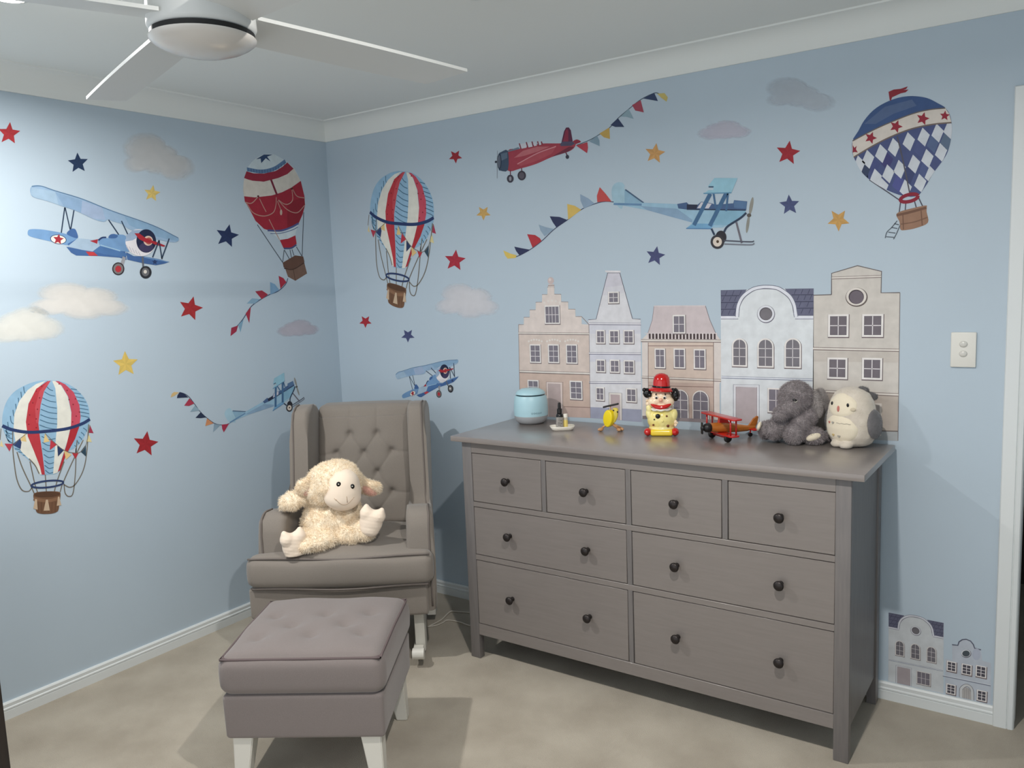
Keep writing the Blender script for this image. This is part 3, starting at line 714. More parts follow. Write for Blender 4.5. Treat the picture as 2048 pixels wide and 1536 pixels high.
def hand(par, c, sc, up, m):
    b = NB(); ell(b, c, (0.009*sc, 0.007*sc, 0.010*sc))
    for k in range(4):
        a_ = (-0.45+0.28*k); L_ = (0.013, 0.016, 0.015, 0.012)[k]*sc
        tube(b, [Vector(c)+Vector((math.sin(a_)*0.006*sc, -0.001, up*math.cos(a_)*0.007*sc)), Vector(c)+Vector((math.sin(a_)*L_*0.8, -0.004*sc, up*math.cos(a_)*L_)), Vector(c)+Vector((math.sin(a_)*L_, -0.008*sc, up*math.cos(a_)*L_*1.2))], [0.0032*sc, 0.003*sc, 0.0022*sc], 8)
    tube(b, [Vector(c)+Vector((0.004*sc, -0.002, 0)), Vector(c)+Vector((0.012*sc, -0.005, up*0.005*sc))], [0.0034*sc, 0.0025*sc], 8)
    obj('hand', b, m, par)
hand(t, (-0.051, -0.014, 0.125), 0.95, 1, 'skin'); hand(t, (0.055, -0.018, 0.052), 0.85, -1, 'skin')
def on_suit(x, z): return -0.043*math.sqrt(max(0.02, 1-(x/0.060)**2-((z-0.060)/0.056)**2))-0.0002
for x, z, r_, m_ in ((-0.012, 0.079, 0.0095, 'black'), (0.022, 0.079, 0.004, 'brownspot'), (-0.026, 0.066, 0.003, 'black'), (-0.030, 0.044, 0.004, 'brownspot'), (0.026, 0.040, 0.0055, 'brownspot'), (0.006, 0.060, 0.004, 'yglaze')):
    b = NB(); ell(b, (x, on_suit(x, z), z), (r_, r_*0.6, r_)); obj('button' if r_ > 0.009 else 'spot', b, m_, t)

# red and orange wooden biplane
p, rz, s = frame(1459, 881, TOP, 0.03)
t = thing('toy_biplane', 'wooden toy biplane with orange body, red wings and black wheels', 'toy aeroplane', (p.x, p.y, TOP), rz+math.radians(34))
# local: nose to -X, wings along Y
b = NB(); st = [(-0.085, 0.0165, 0.052), (-0.060, 0.0185, 0.050), (-0.03, 0.0195, 0.048), (0.0, 0.0190, 0.044), (0.04, 0.0150, 0.038), (0.08, 0.0110, 0.034), (0.112, 0.0075, 0.036)]
rg = []
for x, r_, z in st: rg.append([b.verts.new((x, r_*0.85*math.cos(2*PI*k/20), z+r_*math.sin(2*PI*k/20))) for k in range(20)])
for A, B in zip(rg, rg[1:]):
    for k in range(20): b.faces.new((A[k], A[(k+1) % 20], B[(k+1) % 20], B[k]))
b.faces.new(rg[0]); b.faces.new(rg[-1]); obj('fuselage', b, 'orange_wood', t, True, 50)
b = NB(); prism(b, [(0.070, 0.036), (0.090, 0.046), (0.104, 0.068), (0.122, 0.078), (0.128, 0.074), (0.122, 0.050), (0.112, 0.032)], 'y', -0.004, 0.004, 0.002, 2); obj('tail_fin', b, 'orange_wood', t, True, 50)
b = NB(); bx(b, 0.082, 0.112, -0.038, 0.038, 0.028, 0.033, 0.002, 2); obj('tailplane', b, 'red_wood', t, True, 40)
RX90 = Matrix.Rotation(-PI/2, 4, 'Y')
b = NB(); lathe(b, [(0.0, 0.0), (0.0165, 0.0), (0.0185, 0.004), (0.0165, 0.018), (0.010, 0.026), (0.0, 0.027)], 24, mtx=Matrix.Translation((-0.085, 0, 0.052)) @ RX90); obj('engine', b, 'rubber', t)
b = NB(); lathe(b, [(0.0, 0.0), (0.006, 0.0), (0.006, 0.004), (0.0, 0.004)], 20, mtx=Matrix.Translation((-0.112, 0, 0.052)) @ RX90); obj('spinner_ring', b, 'metal', t)
b = NB(); bx(b, -0.121, -0.116, -0.0065, 0.0065, 0.030, 0.074, 0.003, 2, None); ell(b, (-0.118, 0, 0.052), (0.006, 0.008, 0.010)); obj('propeller', b, 'rubber', t)
def slab(x0, x1, hw, z, th, m, name):
    pts = []
    for cx, cy, a0 in ((x1-0.012, hw-0.012, 0), (x0+0.012, hw-0.012, PI/2), (x0+0.012, -hw+0.012, PI), (x1-0.012, -hw+0.012, 1.5*PI)):
        for k in range(5): a_ = a0+PI/2*k/4; pts.append((cx+0.012*math.cos(a_), cy+0.012*math.sin(a_)))
    b = NB(); prism(b, pts, 'z', z, z+th, 0.0015, 2); obj(name, b, m, t, True, 40)
slab(-0.058, -0.016, 0.112, 0.088, 0.006, 'red_wood', 'upper_wing'); slab(-0.058, -0.016, 0.095, 0.024, 0.006, 'red_wood', 'lower_wing')
for x in (-0.048, -0.024):
    for y in (-0.078, 0.078):
        b = NB(); tube(b, [(x, y, 0.028), (x, y, 0.090)], 0.0032, 10); obj('strut', b, 'red_wood', t)
b = NB(); prism(b, [(-0.05, 0.062), (-0.045, 0.089), (-0.02, 0.089), (0.0, 0.060)], 'y', -0.006, 0.006, 0.001, 1); obj('pylon', b, 'red_wood', t, True, 40)
RXw = Matrix.Rotation(PI/2, 4, 'X')
b = NB(); tube(b, [(-0.042, -0.052, 0.0155), (-0.042, 0.052, 0.0155)], 0.0025); obj('axle', b, 'red_wood', t)
for y in (-0.052, 0.052):
    b = NB(); lathe(b, [(0.0, -0.006), (0.012, -0.006), (0.0155, -0.003), (0.0155, 0.003), (0.012, 0.006), (0.0, 0.006)], 28, mtx=Matrix.Translation((-0.042, y, 0.0155)) @ RXw); obj('wheel', b, 'rubber', t, True, 50)
    b = NB(); tube(b, [(-0.042, y*0.75, 0.0155), (-0.038, y*0.7, 0.026)], 0.003); obj('wheel_strut', b, 'red_wood', t)
b = NB(); lathe(b, [(0.0, -0.005), (0.007, -0.005), (0.008, 0.0), (0.007, 0.005), (0.0, 0.005)], 20, mtx=Matrix.Translation((0.092, 0, 0.008)) @ RXw); obj('tail_wheel', b, 'rubber', t, True, 50)
b = NB(); tube(b, [(0.092, 0, 0.010), (0.094, 0, 0.028)], 0.003); obj('tail_strut', b, 'red_wood', t)

# plush elephant
p, rz, s = frame(1588, 888, TOP, 0.075)
EL = thing('elephant_plush', 'sitting grey plush elephant with cream soles on the dresser', 'soft toy', (p.x, p.y, TOP), rz)
def W(u, v, u0=1592, v0=889, s_=545.0): return ((u-u0)/s_, (v0-v)/s_)
def PT(u, v, y): x, z = W(u, v); return (x, y, z-(y+0.06)*-0.20*0)
b = NB()
def E_(u, v, y, rx, ry, rz_, rot=(0, 0, 0)): x, z = W(u, v); ell(b, (x, y, z), (rx, ry, rz_), rot)
E_(1598, 846, 0.005, 0.062, 0.058, 0.066)                       # body
E_(1595, 800, -0.028, 0.060, 0.060, 0.058)                      # head
E_(1586, 815, -0.058, 0.038, 0.034, 0.036)                      # cheeks
E_(1575, 822, -0.072, 0.026, 0.028, 0.028, (0, -0.5, 0)); E_(1566, 828, -0.086, 0.024, 0.024, 0.024)   # trunk
E_(1616, 838, -0.040, 0.034, 0.034, 0.040, (0, 0.6, 0)); E_(1604, 852, -0.066, 0.032, 0.032, 0.038, (0, 0.6, 0)); E_(1592, 868, -0.088, 0.034, 0.034, 0.034)   # arm on the viewer's right
E_(1568, 846, -0.048, 0.030, 0.032, 0.036, (0, 0.3, 0)); E_(1554, 862, -0.066, 0.036, 0.036, 0.034, (0, 0.6, 0))
E_(1538, 868, -0.020, 0.024, 0.040, 0.032); E_(1560, 870, -0.005, 0.040, 0.030, 0.028)
E_(1610, 872, -0.036, 0.034, 0.050, 0.028); E_(1629, 873, -0.070, 0.036, 0.034, 0.030)
E_(1650, 881, -0.012, 0.020, 0.022, 0.016)
b = remesh(b, 0.005, 3, 0.003, 60)
for v in b.verts: v.co.z = max(v.co.z, 0.0015)
fur(b, 42000, 0.0105, 0.0008, 3, Vector((0, 0, -0.5)), 0.8); obj('body', b, 'grey_fur', EL)
for (u, v, y, rx, ry, rz_, rt, m_) in ((1630, 815, -0.030, 0.020, 0.034, 0.050, (0, -0.10, 0.5), 'grey_fur_light'), (1644, 806, -0.004, 0.017, 0.026, 0.042, (0, -0.25, 0.4), 'grey_fur_light')):
    b = NB(); x, z = W(u, v); ell(b, (x, y, z), (rx, ry, rz_), rt); b = remesh(b, 0.004, 3, 0.002, 60); fur(b, 8000, 0.0085, 0.0007, 5); obj('ear', b, m_, EL)
b = NB(); x, z = W(1593, 801); ell(b, (x, -0.087, z), (0.0085, 0.004, 0.0050), (0, 0.25, 0)); obj('eye', b, 'black', EL)
b = NB(); tube(b, [(x-0.001, -0.090, z-0.006), (x+0.004, -0.090, z-0.0065), (x+0.010, -0.087, z-0.0015)], 0.0012); obj('eye_white', b, 'white', EL)
b = NB(); x, z = W(1628, 872); ell(b, (x-0.001, -0.098, z), (0.026, 0.010, 0.013), (0, -0.35, 0.05)); obj('foot_pad', b, 'owl_cream', EL)
b = NB(); x, z = W(1526, 858); ell(b, (x, -0.044, z), (0.008, 0.022, 0.018), (0, 0.3, 0)); obj('foot_pad', b, 'owl_cream', EL)

# plush owl
p, rz, s = frame(1703, 897, TOP, 0.058)
OW = thing('owl_plush', 'egg-shaped cream plush owl with slate wing, tallest soft toy on the dresser', 'soft toy', (p.x, p.y, TOP), rz-math.radians(35))
b = NB(); rg = []; NS = 44
prof = [(0.0, 0.0), (0.045, 0.002), (0.070, 0.014), (0.084, 0.040), (0.089, 0.070), (0.088, 0.095), (0.084, 0.118), (0.080, 0.140), (0.073, 0.165), (0.060, 0.187), (0.040, 0.201), (0.018, 0.206), (0.0, 0.206)]
lathe(b, prof, NS, sx=1, sy=0.82); ell(b, (-0.018, -0.058, 0.012), (0.022, 0.022, 0.013)); ell(b, (0.020, -0.060, 0.011), (0.022, 0.022, 0.013))
b = remesh(b, 0.005, 5, 0.0015, 40)
for v in b.verts: v.co.z = max(v.co.z, 0.0015)
fur(b, 16000, 0.0035, 0.0005, 9, Vector((0, 0, -0.5))); obj('body', b, 'owl_fur', OW)
def patch(name, m_, cx, cz_, rx, rz_, thick, two=False):
    """padded panel that follows the egg-shaped front"""
    b = NB(); nr, na = 10, 40; grid = []
    def R_(z):
        for (r0, z0), (r1, z1) in zip(prof, prof[1:]):
            if z0 <= z <= z1: return r0+(r1-r0)*(z-z0)/(z1-z0+1e-9)
        return 0.01
    def pos(x, z, h):
        r = R_(z); th = x/0.084; r2 = r+h; return (r2*math.sin(th), -r2*0.82*math.cos(th), z)
    cen = b.verts.new(pos(cx, cz_, thick)); prev = None
    for i in range(1, nr+1):
        q = i/nr; ring = []
        for k in range(na):
            a_ = 2*PI*k/na; ex = rx*q*math.cos(a_); ez = rz_*q*math.sin(a_)
            if two: ez *= 1-0.28*math.exp(-(ex/0.016)**2)*(1 if math.sin(a_) > 0 else 0.0)
            ring.append(b.verts.new(pos(cx+ex, cz_+ez, thick*(1-q**6)-0.001*(q**6))))
        for k in range(na):
            if prev is None: b.faces.new((cen, ring[k], ring[(k+1) % na]))
            else: b.faces.new((prev[k], ring[k], ring[(k+1) % na], prev[(k+1) % na]))
        prev = ring
    return obj(name, b, m_, OW)
patch('face_disc', 'owl_cream', -0.006, 0.150, 0.070, 0.040, 0.0055); patch('belly', 'owl_cream', -0.004, 0.064, 0.070, 0.051, 0.0055)
def fy(x, z):
    for (r0, z0), (r1, z1) in zip(prof, prof[1:]):
        if z0 <= z <= z1: r = r0+(r1-r0)*(z-z0)/(z1-z0+1e-9); break
    return -math.sqrt(max(0.0, 1-(x/r)**2))*r*0.82-0.0055
for x in (-0.036, 0.028):
    b = NB(); ell(b, (x, fy(x, 0.153), 0.153), (0.0048, 0.003, 0.0068)); obj('eye', b, 'black', OW)
b = NB(); ell(b, (-0.004, fy(-0.004, 0.139), 0.138), (0.0045, 0.004, 0.011)); obj('beak', b, 'pink', OW)
b = NB(); ell(b, (0.045, fy(0.045, 0.140)-0.0002, 0.139), (0.009, 0.0015, 0.006), (0, 0, 0.55)); obj('cheek', b, 'thread2', OW)
def heart(x, z, m_, k=1.0):
    b = NB(); pts = []
    for i in range(20):
        q = 2*PI*i/20; pts.append((0.0045*k*(math.sin(q)**3)*1.1, 0.00028*k*(13*math.cos(q)-5*math.cos(2*q)-2*math.cos(3*q)-math.cos(4*q))))
    y = fy(x, z); A = [b.verts.new((x+a_, fy(x+a_, z+c_)-0.0012, z+c_)) for a_, c_ in pts]; B = [b.verts.new((x+a_, y+0.003, z+c_)) for a_, c_ in pts]
    b.faces.new(A)
    for i in range(20): b.faces.new((A[i], B[i], B[(i+1) % 20], A[(i+1) % 20]))
    obj('heart', b, m_, OW, False)
heart(-0.040, 0.087, 'pink'); heart(-0.022, 0.088, 'grey_thread', 1.1); heart(-0.022, 0.044, 'gold_thread', 1.1); heart(0.002, 0.042, 'grey_thread', 1.1)
b = NB(); tube(b, [(x, fy(x, z)-0.0006, z) for x, z in [(-0.006+0.0045*i, 0.089+0.0012*math.sin(i*1.7)) for i in range(12)]], 0.0006, 5); obj('stitched_line', b, 'grey_thread', OW)
for sx in (-1, 1):
    b = NB(); ell(b, (sx*0.084, 0.006, 0.085), (0.016, 0.038, 0.052), (0.0, -sx*0.06, 0)); b = remesh(b, 0.004, 3); fur(b, 4000, 0.004, 0.0005, 4); obj('wing', b, 'owl_grey', OW)
    cx_, cy2, cz2 = ((0.036, 0.020, 0.196), (0.060, 0.034, 0.176))[0 if sx < 0 else 1]
    b = NB(); ell(b, (cx_, cy2, cz2), (0.013, 0.011, 0.012)); ell(b, (cx_-0.010, cy2-0.004, cz2+0.006), (0.010, 0.009, 0.009)); b = remesh(b, 0.003, 3); fur(b, 1200, 0.006, 0.0006, 6); obj('ear_tuft', b, 'owl_grey', OW)

# plush lamb on the armchair
p, rz, s = frame(668, 1090, 0.502, 0.08)
LM = thing('lamb_plush', 'large cream plush lamb slumped on the armchair seat', 'soft toy', (p.x, p.y, 0.500), rz)
sL = 462.0
def lw(u, v, y=0): return Vector(((u-668)/sL, y, (1088-v)/sL*1.03-(y+0.08)*0.27+0.002))
b = NB()
def F_(u, v, y, rx, ry, rz_, rot=(0, 0, 0)): ell(b, lw(u, v, y), (rx, ry, rz_), rot)
F_(670, 1044, -0.02, 0.135, 0.110, 0.112); F_(664, 1010, 0.0, 0.090, 0.085, 0.080); F_(668, 1064, -0.03, 0.135, 0.105, 0.070)
F_(640, 1072, -0.10, 0.075, 0.085, 0.045, (0, 0, 0.5)); F_(612, 1078, -0.13, 0.050, 0.070, 0.038, (0, 0, 0.6))
F_(700, 1068, -0.09, 0.085, 0.070, 0.050, (0, -0.15, -0.5)); F_(728, 1062, -0.13, 0.055, 0.055, 0.048)
F_(640, 998, -0.01, 0.050, 0.045, 0.040); F_(600, 993, -0.04, 0.070, 0.046, 0.038, (0, -0.25, 0.2))
F_(706, 1020, -0.03, 0.045, 0.045, 0.055)
b = remesh(b, 0.008, 6, 0.010, 28)
for v in b.verts:
    v.co.z = max(v.co.z, 0.004)
b.normal_update(); fur(b, 26000, 0.014, 0.0011, 11, Vector((0, 0, -0.7)), 0.9); obj('body', b, 'cream_fur', LM)
b = NB(); F_(678, 966, -0.045, 0.116, 0.105, 0.088, (0, 0.15, 0)); F_(662, 976, -0.03, 0.105, 0.095, 0.080); F_(684, 956, -0.055, 0.088, 0.088, 0.072)
b = remesh(b, 0.007, 5, 0.006, 30); fur(b, 18000, 0.011, 0.0010, 12, Vector((0, 0, -0.5)), 0.9); obj('head', b, 'cream_fur', LM)
b = NB(); F_(691, 980, -0.106, 0.074, 0.070, 0.086, (0, 0.12, 0)); F_(690, 996, -0.116, 0.078, 0.062, 0.060, (0, 0.1, 0)); F_(691, 988, -0.114, 0.077, 0.064, 0.070)
b = remesh(b, 0.006, 6); FACE = obj('face', b, 'cream_smooth', LM)
from mathutils.bvhtree import BVHTree
def on_face(u, v):
    """point of the lamb's face in the direction of the viewer"""
    bm_ = NB(); bm_.from_mesh(FACE.data); tr = BVHTree.FromBMesh(bm_); bm_.free()
    o_ = lw(u, v, -0.11); hit = tr.ray_cast(Vector((o_.x, -0.5, o_.z+0.5*0.0)), Vector((0, 1, 0)))
    return hit[0] if hit[0] is not None else Vector((o_.x, -0.17, o_.z))
for u, v in ((684, 966), (709, 973)):
    q = on_face(u, v); b = NB(); ell(b, q, (0.0095, 0.005, 0.0105)); e_ = obj('eye', b, 'black', LM)
    b = NB(); ell(b, q+Vector((0, -0.0045, 0.001)), (0.0025, 0.0015, 0.0025)); obj('eye_highlight', b, 'white', e_)
def stitch(pts, r_=0.0012):
    b = NB(); tube(b, [on_face(u, v)+Vector((0, -0.0006, 0)) for u, v in pts], r_, 6); obj('stitching', b, 'thread', LM)
stitch([(677+k*2.0, 993+12*math.sin(PI*(k/17.0)**0.9)) for k in range(18)]); stitch([(674, 991), (676, 994), (679, 996)]); stitch([(697, 989), (697.5, 995), (698, 1001)])
def ear(p0, p1, r0, sgn):
    b = NB(); P0, P1 = Vector(p0), Vector(p1)
    for k in range(7):
        q = k/6; c = P0.lerp(P1, q); c.z -= 0.015*math.sin(q*PI); ell(b, c, (r0*(0.75+0.5*math.sin(q*2.4)), 0.020, r0*(0.8+0.25*math.sin(q*2.4))*0.9), (0, 0.5*sgn, 0))
    b = remesh(b, 0.006, 5, 0.004, 40); fur(b, 6000, 0.011, 0.0010, 14, Vector((0, 0, -0.5)), 0.9); e_ = obj('ear', b, 'cream_fur', LM)
    b = NB(); c = P0.lerp(P1, 0.66); ell(b, c+Vector((0, -0.018, -0.022)), (0.034, 0.010, 0.014), (0, 0.55*sgn, 0)); b = remesh(b, 0.004, 3); fur(b, 1500, 0.009, 0.0009, 15); obj('ear_lining', b, 'pink_fur', e_)
ear(lw(648, 955, -0.05), lw(622, 970, -0.07), 0.040, -1); ear(lw(722, 964, -0.04), lw(752, 984, -0.05), 0.032, 1)
def hoof(c, tilt, w_, yaw):
    b = NB(); c = Vector(c); w_ *= 1.12; m_ = Matrix.Translation(c) @ Matrix.Rotation(yaw, 4, 'Z') @ Matrix.Rotation(tilt, 4, 'Y')
    def e2(x, y, z, rx, ry, rz_): q = m_ @ Vector((x, y, z)); ell(b, q, (rx, ry, rz_), (0, tilt, yaw))
    e2(0, 0, -0.012, 0.046*w_, 0.034, 0.050*w_); e2(-0.024*w_, -0.004, 0.022*w_, 0.028*w_, 0.029, 0.028*w_); e2(0.024*w_, -0.004, 0.022*w_, 0.028*w_, 0.029, 0.028*w_); e2(-0.031*w_, -0.003, 0.042*w_, 0.013*w_, 0.018, 0.018*w_); e2(0.031*w_, -0.003, 0.042*w_, 0.013*w_, 0.018, 0.018*w_); e2(0, -0.002, -0.038*w_, 0.040*w_, 0.032, 0.030*w_); e2(0, 0, 0.012*w_, 0.044*w_, 0.032, 0.030*w_)
    b = remesh(b, 0.005, 12)
    for v in b.verts:
        v.co.z = max(v.co.z, 0.003); v.co.y += 0.0005*math.sin(v.co.z*420+v.co.x*90)
    h_ = obj('hoof', b, 'cream_smooth', LM)
hoof(lw(594, 1075, -0.155), -0.08, 0.95, 0.35); hoof(lw(741, 1046, -0.170), 0.28, 0.95, -0.25)

# ------------------------------------------------------------------ printed wall stickers (flat print on the two walls)
def seg_area(p): return 0.5*sum(p[i][0]*p[(i+1) % len(p)][1]-p[(i+1) % len(p)][0]*p[i][1] for i in range(len(p)))
def inside(p, poly):
    c = False; n = len(poly)
    for i in range(n):
        x0, y0 = poly[i]; x1, y1 = poly[(i+1) % n]
        if (y0 > p[1]) != (y1 > p[1]) and p[0] < (x1-x0)*(p[1]-y0)/(y1-y0)+x0: c = not c
    return c
class Art:
    """flat artwork in wall metres: list of (polygon, colour); s runs to the right along the wall, z up"""
    def __init__(self, wall, ox=0, oy=0, k=1.0):
        self.wall, self.m = wall, (ox, oy, k); self.polys = []
    def P(self, p):
        ox, oy, k = self.m; u, v = ox+p[0]/k, oy+p[1]/k
        if self.wall == 'left': q = on_x(u, v); return (q.y, q.z)
        q = on_y(u, v); return (q.x, q.z)
    def add(self, pts, c, a=1.0):
        if abs(seg_area(pts)) > 1e-8: self.polys.append((pts, c, a))
    def poly(self, pts, c, a=1.0): self.add([self.P(p) for p in pts], c, a)
    def curve(self, pts, c, n=5):
        self.add([self.P(p) for p in smooth_pts([(x, y, 0) for x, y in pts], n, True)], c)
    def line(self, pts, w, c, sm=True, taper=False):
        q = [self.P(p) for p in pts]; w = w/self.m[2]/430.0
        if sm and len(q) > 2: q = [(v.x, v.y) for v in smooth_pts([(x, y, 0) for x, y in q], 6)]
        L_, R_ = [], []
        for i, (x, y) in enumerate(q):
            x0, y0 = q[max(0, i-1)]; x1, y1 = q[min(len(q)-1, i+1)]; d = math.hypot(x1-x0, y1-y0) or 1
            nx, ny = -(y1-y0)/d*w/2, (x1-x0)/d*w/2; L_.append((x+nx, y+ny)); R_.append((x-nx, y-ny))
        for i in range(len(q)-1): self.add([L_[i], L_[i+1], R_[i+1], R_[i]], c)
    def ell(self, c, rx, ry, col, rot=0, n=28, a=1.0):
        r = math.radians(rot)
        self.poly([(c[0]+rx*math.cos(t)*math.cos(r)-ry*math.sin(t)*math.sin(r), c[1]+rx*math.cos(t)*math.sin(r)+ry*math.sin(t)*math.cos(r)) for t in [2*PI*i/n for i in range(n)]], col, a)
    def oval_line(self, c, rx, ry, w, col, rot=0):
        r = math.radians(rot)
        self.line([(c[0]+rx*math.cos(t)*math.cos(r)-ry*math.sin(t)*math.sin(r), c[1]+rx*math.cos(t)*math.sin(r)+ry*math.sin(t)*math.cos(r)) for t in [2*PI*i/26 for i in range(27)]], w, col, False)
    def star(self, c, r, col, rot=0, k=0.46, shade=True):
        pts = []
        for i in range(10):
            a = math.radians(rot-90+36*i); q = r if i % 2 == 0 else r*k; pts.append((c[0]+q*math.cos(a), c[1]+q*math.sin(a)))
        self.poly(pts, col)
        if shade:
            dk = tuple(x*0.95 for x in col)
            for i in range(0, 10, 2): self.poly([c, pts[i], pts[(i+1) % 10]], dk)
    def rect(self, p0, p1, col, g=0, gy=None):
        (a, b), (c, d) = self.P(p0), self.P(p1); gy = g if gy is None else gy
        self.add([(a+g, b-gy), (c-g, b-gy), (c-g, d+gy), (a+g, d+gy)], col)
def affine(src, dst):
    """least squares affine from points src to points dst"""
    n = len(src); A = [[0.0]*3 for _ in range(3)]; B = [[0.0]*2 for _ in range(3)]
    for (x, y), (u, v) in zip(src, dst):
        r = (x, y, 1)
        for i in range(3):
            for j in range(3): A[i][j] += r[i]*r[j]
            B[i][0] += r[i]*u; B[i][1] += r[i]*v
    Mi = Matrix(A).inverted(); cu = Mi @ Vector([B[i][0] for i in range(3)]); cv = Mi @ Vector([B[i][1] for i in range(3)])
    return lambda p: (cu[0]*p[0]+cu[1]*p[1]+cu[2], cv[0]*p[0]+cv[1]*p[1]+cv[2])
def copy_art(src, wall, src_pts, dst_pts, dst_map):
    d = Art(wall, *dst_map); f = affine([src.P(p) for p in src_pts], [d.P(p) for p in dst_pts])
    d.polys = [([f(p) for p in pts], c, a) for pts, c, a in src.polys]; return d
def stick(art, name, label, cat, group=None, step=0.00008, base=0.0005):
    me = bpy.data.meshes.new(name); V, F, C_ = [], [], []
    cx = sum(p[0] for q in art.polys for p in q[0])/sum(len(q[0]) for q in art.polys); cz_ = sum(p[1] for q in art.polys for p in q[0])/sum(len(q[0]) for q in art.polys)
    done = []
    for pts, c, a in art.polys:
        xs = [p[0] for p in pts]; zs = [p[1] for p in pts]; bb = (min(xs), min(zs), max(xs), max(zs)); lay = 0
        for b2, l2, c2 in done:
            if l2 >= lay and b2[0] < bb[2] and b2[2] > bb[0] and b2[1] < bb[3] and b2[3] > bb[1]: lay = l2 if c2 == c else l2+1
        done.append((bb, lay, c)); h = base+step*lay
        if seg_area(pts) < 0: pts = pts[::-1]
        i0 = len(V)
        for s, z in pts:
            V.append((h, s-cx, z-cz_) if art.wall == 'left' else (s-cx, -h, z-cz_))
        F.append(tuple(range(i0, i0+len(pts)))); g_ = sum(c)/3; C_ += [tuple(lin([g_+(q_-g_)*0.88 for q_ in c]))+(a,)]*len(pts)
    me.from_pydata(V, [], F); at = me.color_attributes.new('Col', 'FLOAT_COLOR', 'CORNER')
    k = 0
    for p in me.polygons:
        for li in p.loop_indices: at.data[li].color = C_[k]; k += 1
    me.materials.append(M['decal'])
    o = bpy.data.objects.new(name, me); COL.objects.link(o); o.location = (0, cx, cz_) if art.wall == 'left' else (cx, 0, cz_)
    return tag(o, label, cat, group)
NAVY, RED, LRED, YEL, ORG = (38, 58, 104), (172, 40, 52), (206, 66, 82), (226, 190, 92), (214, 158, 76)
LB, MB_, DB, CREAM, TAN, BRN, STRUT = (150, 186, 212), (108, 150, 196), (62, 100, 158), (226, 224, 212), (190, 170, 140), (128, 92, 66), (44, 62, 88)
DKG, ROPE = (58, 58, 66), (118, 110, 98)

# clouds
def cloud(wall, c, rx, ry, bumps, col, label, seed, alpha=0.9):
    a = Art(wall); n = 72; r = random.Random(seed); out = []
    for i in range(n):
        t = 2*PI*i/n; dx, dy = math.cos(t), math.sin(t); best = 0
        for bx_, by_, br in bumps:
            # ray / circle in normalised cloud space
            bq = dx*bx_+dy*by_; cq = bx_*bx_+by_*by_-br*br; disc = bq*bq-cq
            if disc > 0: best = max(best, bq+math.sqrt(disc))
        best *= 1+0.02*r.uniform(-1, 1)
        if dy > 0: best = min(best, 0.98/max(0.05, dy)*1.0)
        out.append((c[0]+dx*best*rx, c[1]+dy*best*ry))
    q = [a.P(p) for p in out]; cc = a.P(c); me = bpy.data.meshes.new('cloud_sticker'); V, F, C_ = [], [], []
    alpha *= 0.82
    scs = [(0.0, alpha), (0.5, alpha*0.97), (0.76, alpha*0.85), (0.91, alpha*0.5), (1.03, 0.0)]
    def v3(p, h): return (h, p[0]-cc[0], p[1]-cc[1]) if wall == 'left' else (p[0]-cc[0], -h, p[1]-cc[1])
    V.append(v3(cc, 0.0006))
    for s, al in scs[1:]:
        for p in q: V.append(v3((cc[0]+(p[0]-cc[0])*s, cc[1]+(p[1]-cc[1])*s), 0.0006))
    VA = [alpha]+[al for s, al in scs[1:] for _ in range(n)]
    for i in range(n):
        j = (i+1) % n; F.append((0, 1+j, 1+i))
        for k in range(3): F.append((1+k*n+i, 1+k*n+j, 1+(k+1)*n+j, 1+(k+1)*n+i))
    me.from_pydata(V, [], F); at = me.color_attributes.new('Col', 'FLOAT_COLOR', 'CORNER')
    nz = [noise.noise(Vector((x*9+seed, y*9, z*9))) for x, y, z in V]
    for p in me.polygons:
        for li, vi in zip(p.loop_indices, p.vertices):
            g_ = 1+0.05*nz[vi]; at.data[li].color = tuple(x*g_*1.32 for x in lin(col))+(VA[vi],)
    me.materials.append(M['cloud']); o = bpy.data.objects.new('cloud_sticker', me); COL.objects.link(o)
    o.location = (0, cc[0], cc[1]) if wall == 'left' else (cc[0], 0, cc[1])
    tag(o, label, 'wall sticker', 'cloud wall stickers')
B1 = [(0, 0.1, 0.62), (-0.3, -0.35, 0.55), (0.3, -0.15, 0.5), (-0.62, 0.35, 0.42), (0.6, 0.4, 0.42), (0.1, 0.5, 0.5)]
B2 = [(-0.05, 0.0, 0.7), (0.45, 0.1, 0.5), (-0.5, 0.25, 0.5), (0.1, -0.35, 0.5)]
B3 = [(-0.35, -0.3, 0.6), (0.0, 0.1, 0.6), (0.5, 0.45, 0.5), (-0.6, 0.3, 0.35)]
cloud('left', (316, 312), 74, 52, B3, (196, 193, 190), 'pale grey cloud sticker high on the wall between navy star and tall red balloon', 1, 0.75)
cloud('left', (158, 600), 98, 40, B1, (212, 207, 200), 'wide cream cloud sticker just under the large blue biplane sticker', 2, 0.92)
cloud('left', (50, 652), 84, 46, B2, (214, 211, 202), 'cream cloud sticker overlapping the picture edge below the wider cloud', 3, 0.85)
cloud('left', (597, 657), 44, 22, B2, (182, 175, 184), 'small mauve-grey cloud sticker by the room corner above the armchair', 4, 0.85)
cloud('right', (935, 600), 62, 38, B1, (206, 203, 206), 'cream cloud sticker beside the striped balloon, left of the stepped-gable house', 5, 0.85)
cloud('right', (1450, 261), 56, 25, B2, (186, 182, 194), 'flat mauve cloud sticker between the orange star and upper red star', 6, 0.8)
cloud('right', (1600, 188), 72, 38, B3, (178, 184, 192), 'faint grey cloud sticker near the cornice by the diamond balloon', 7, 0.7)

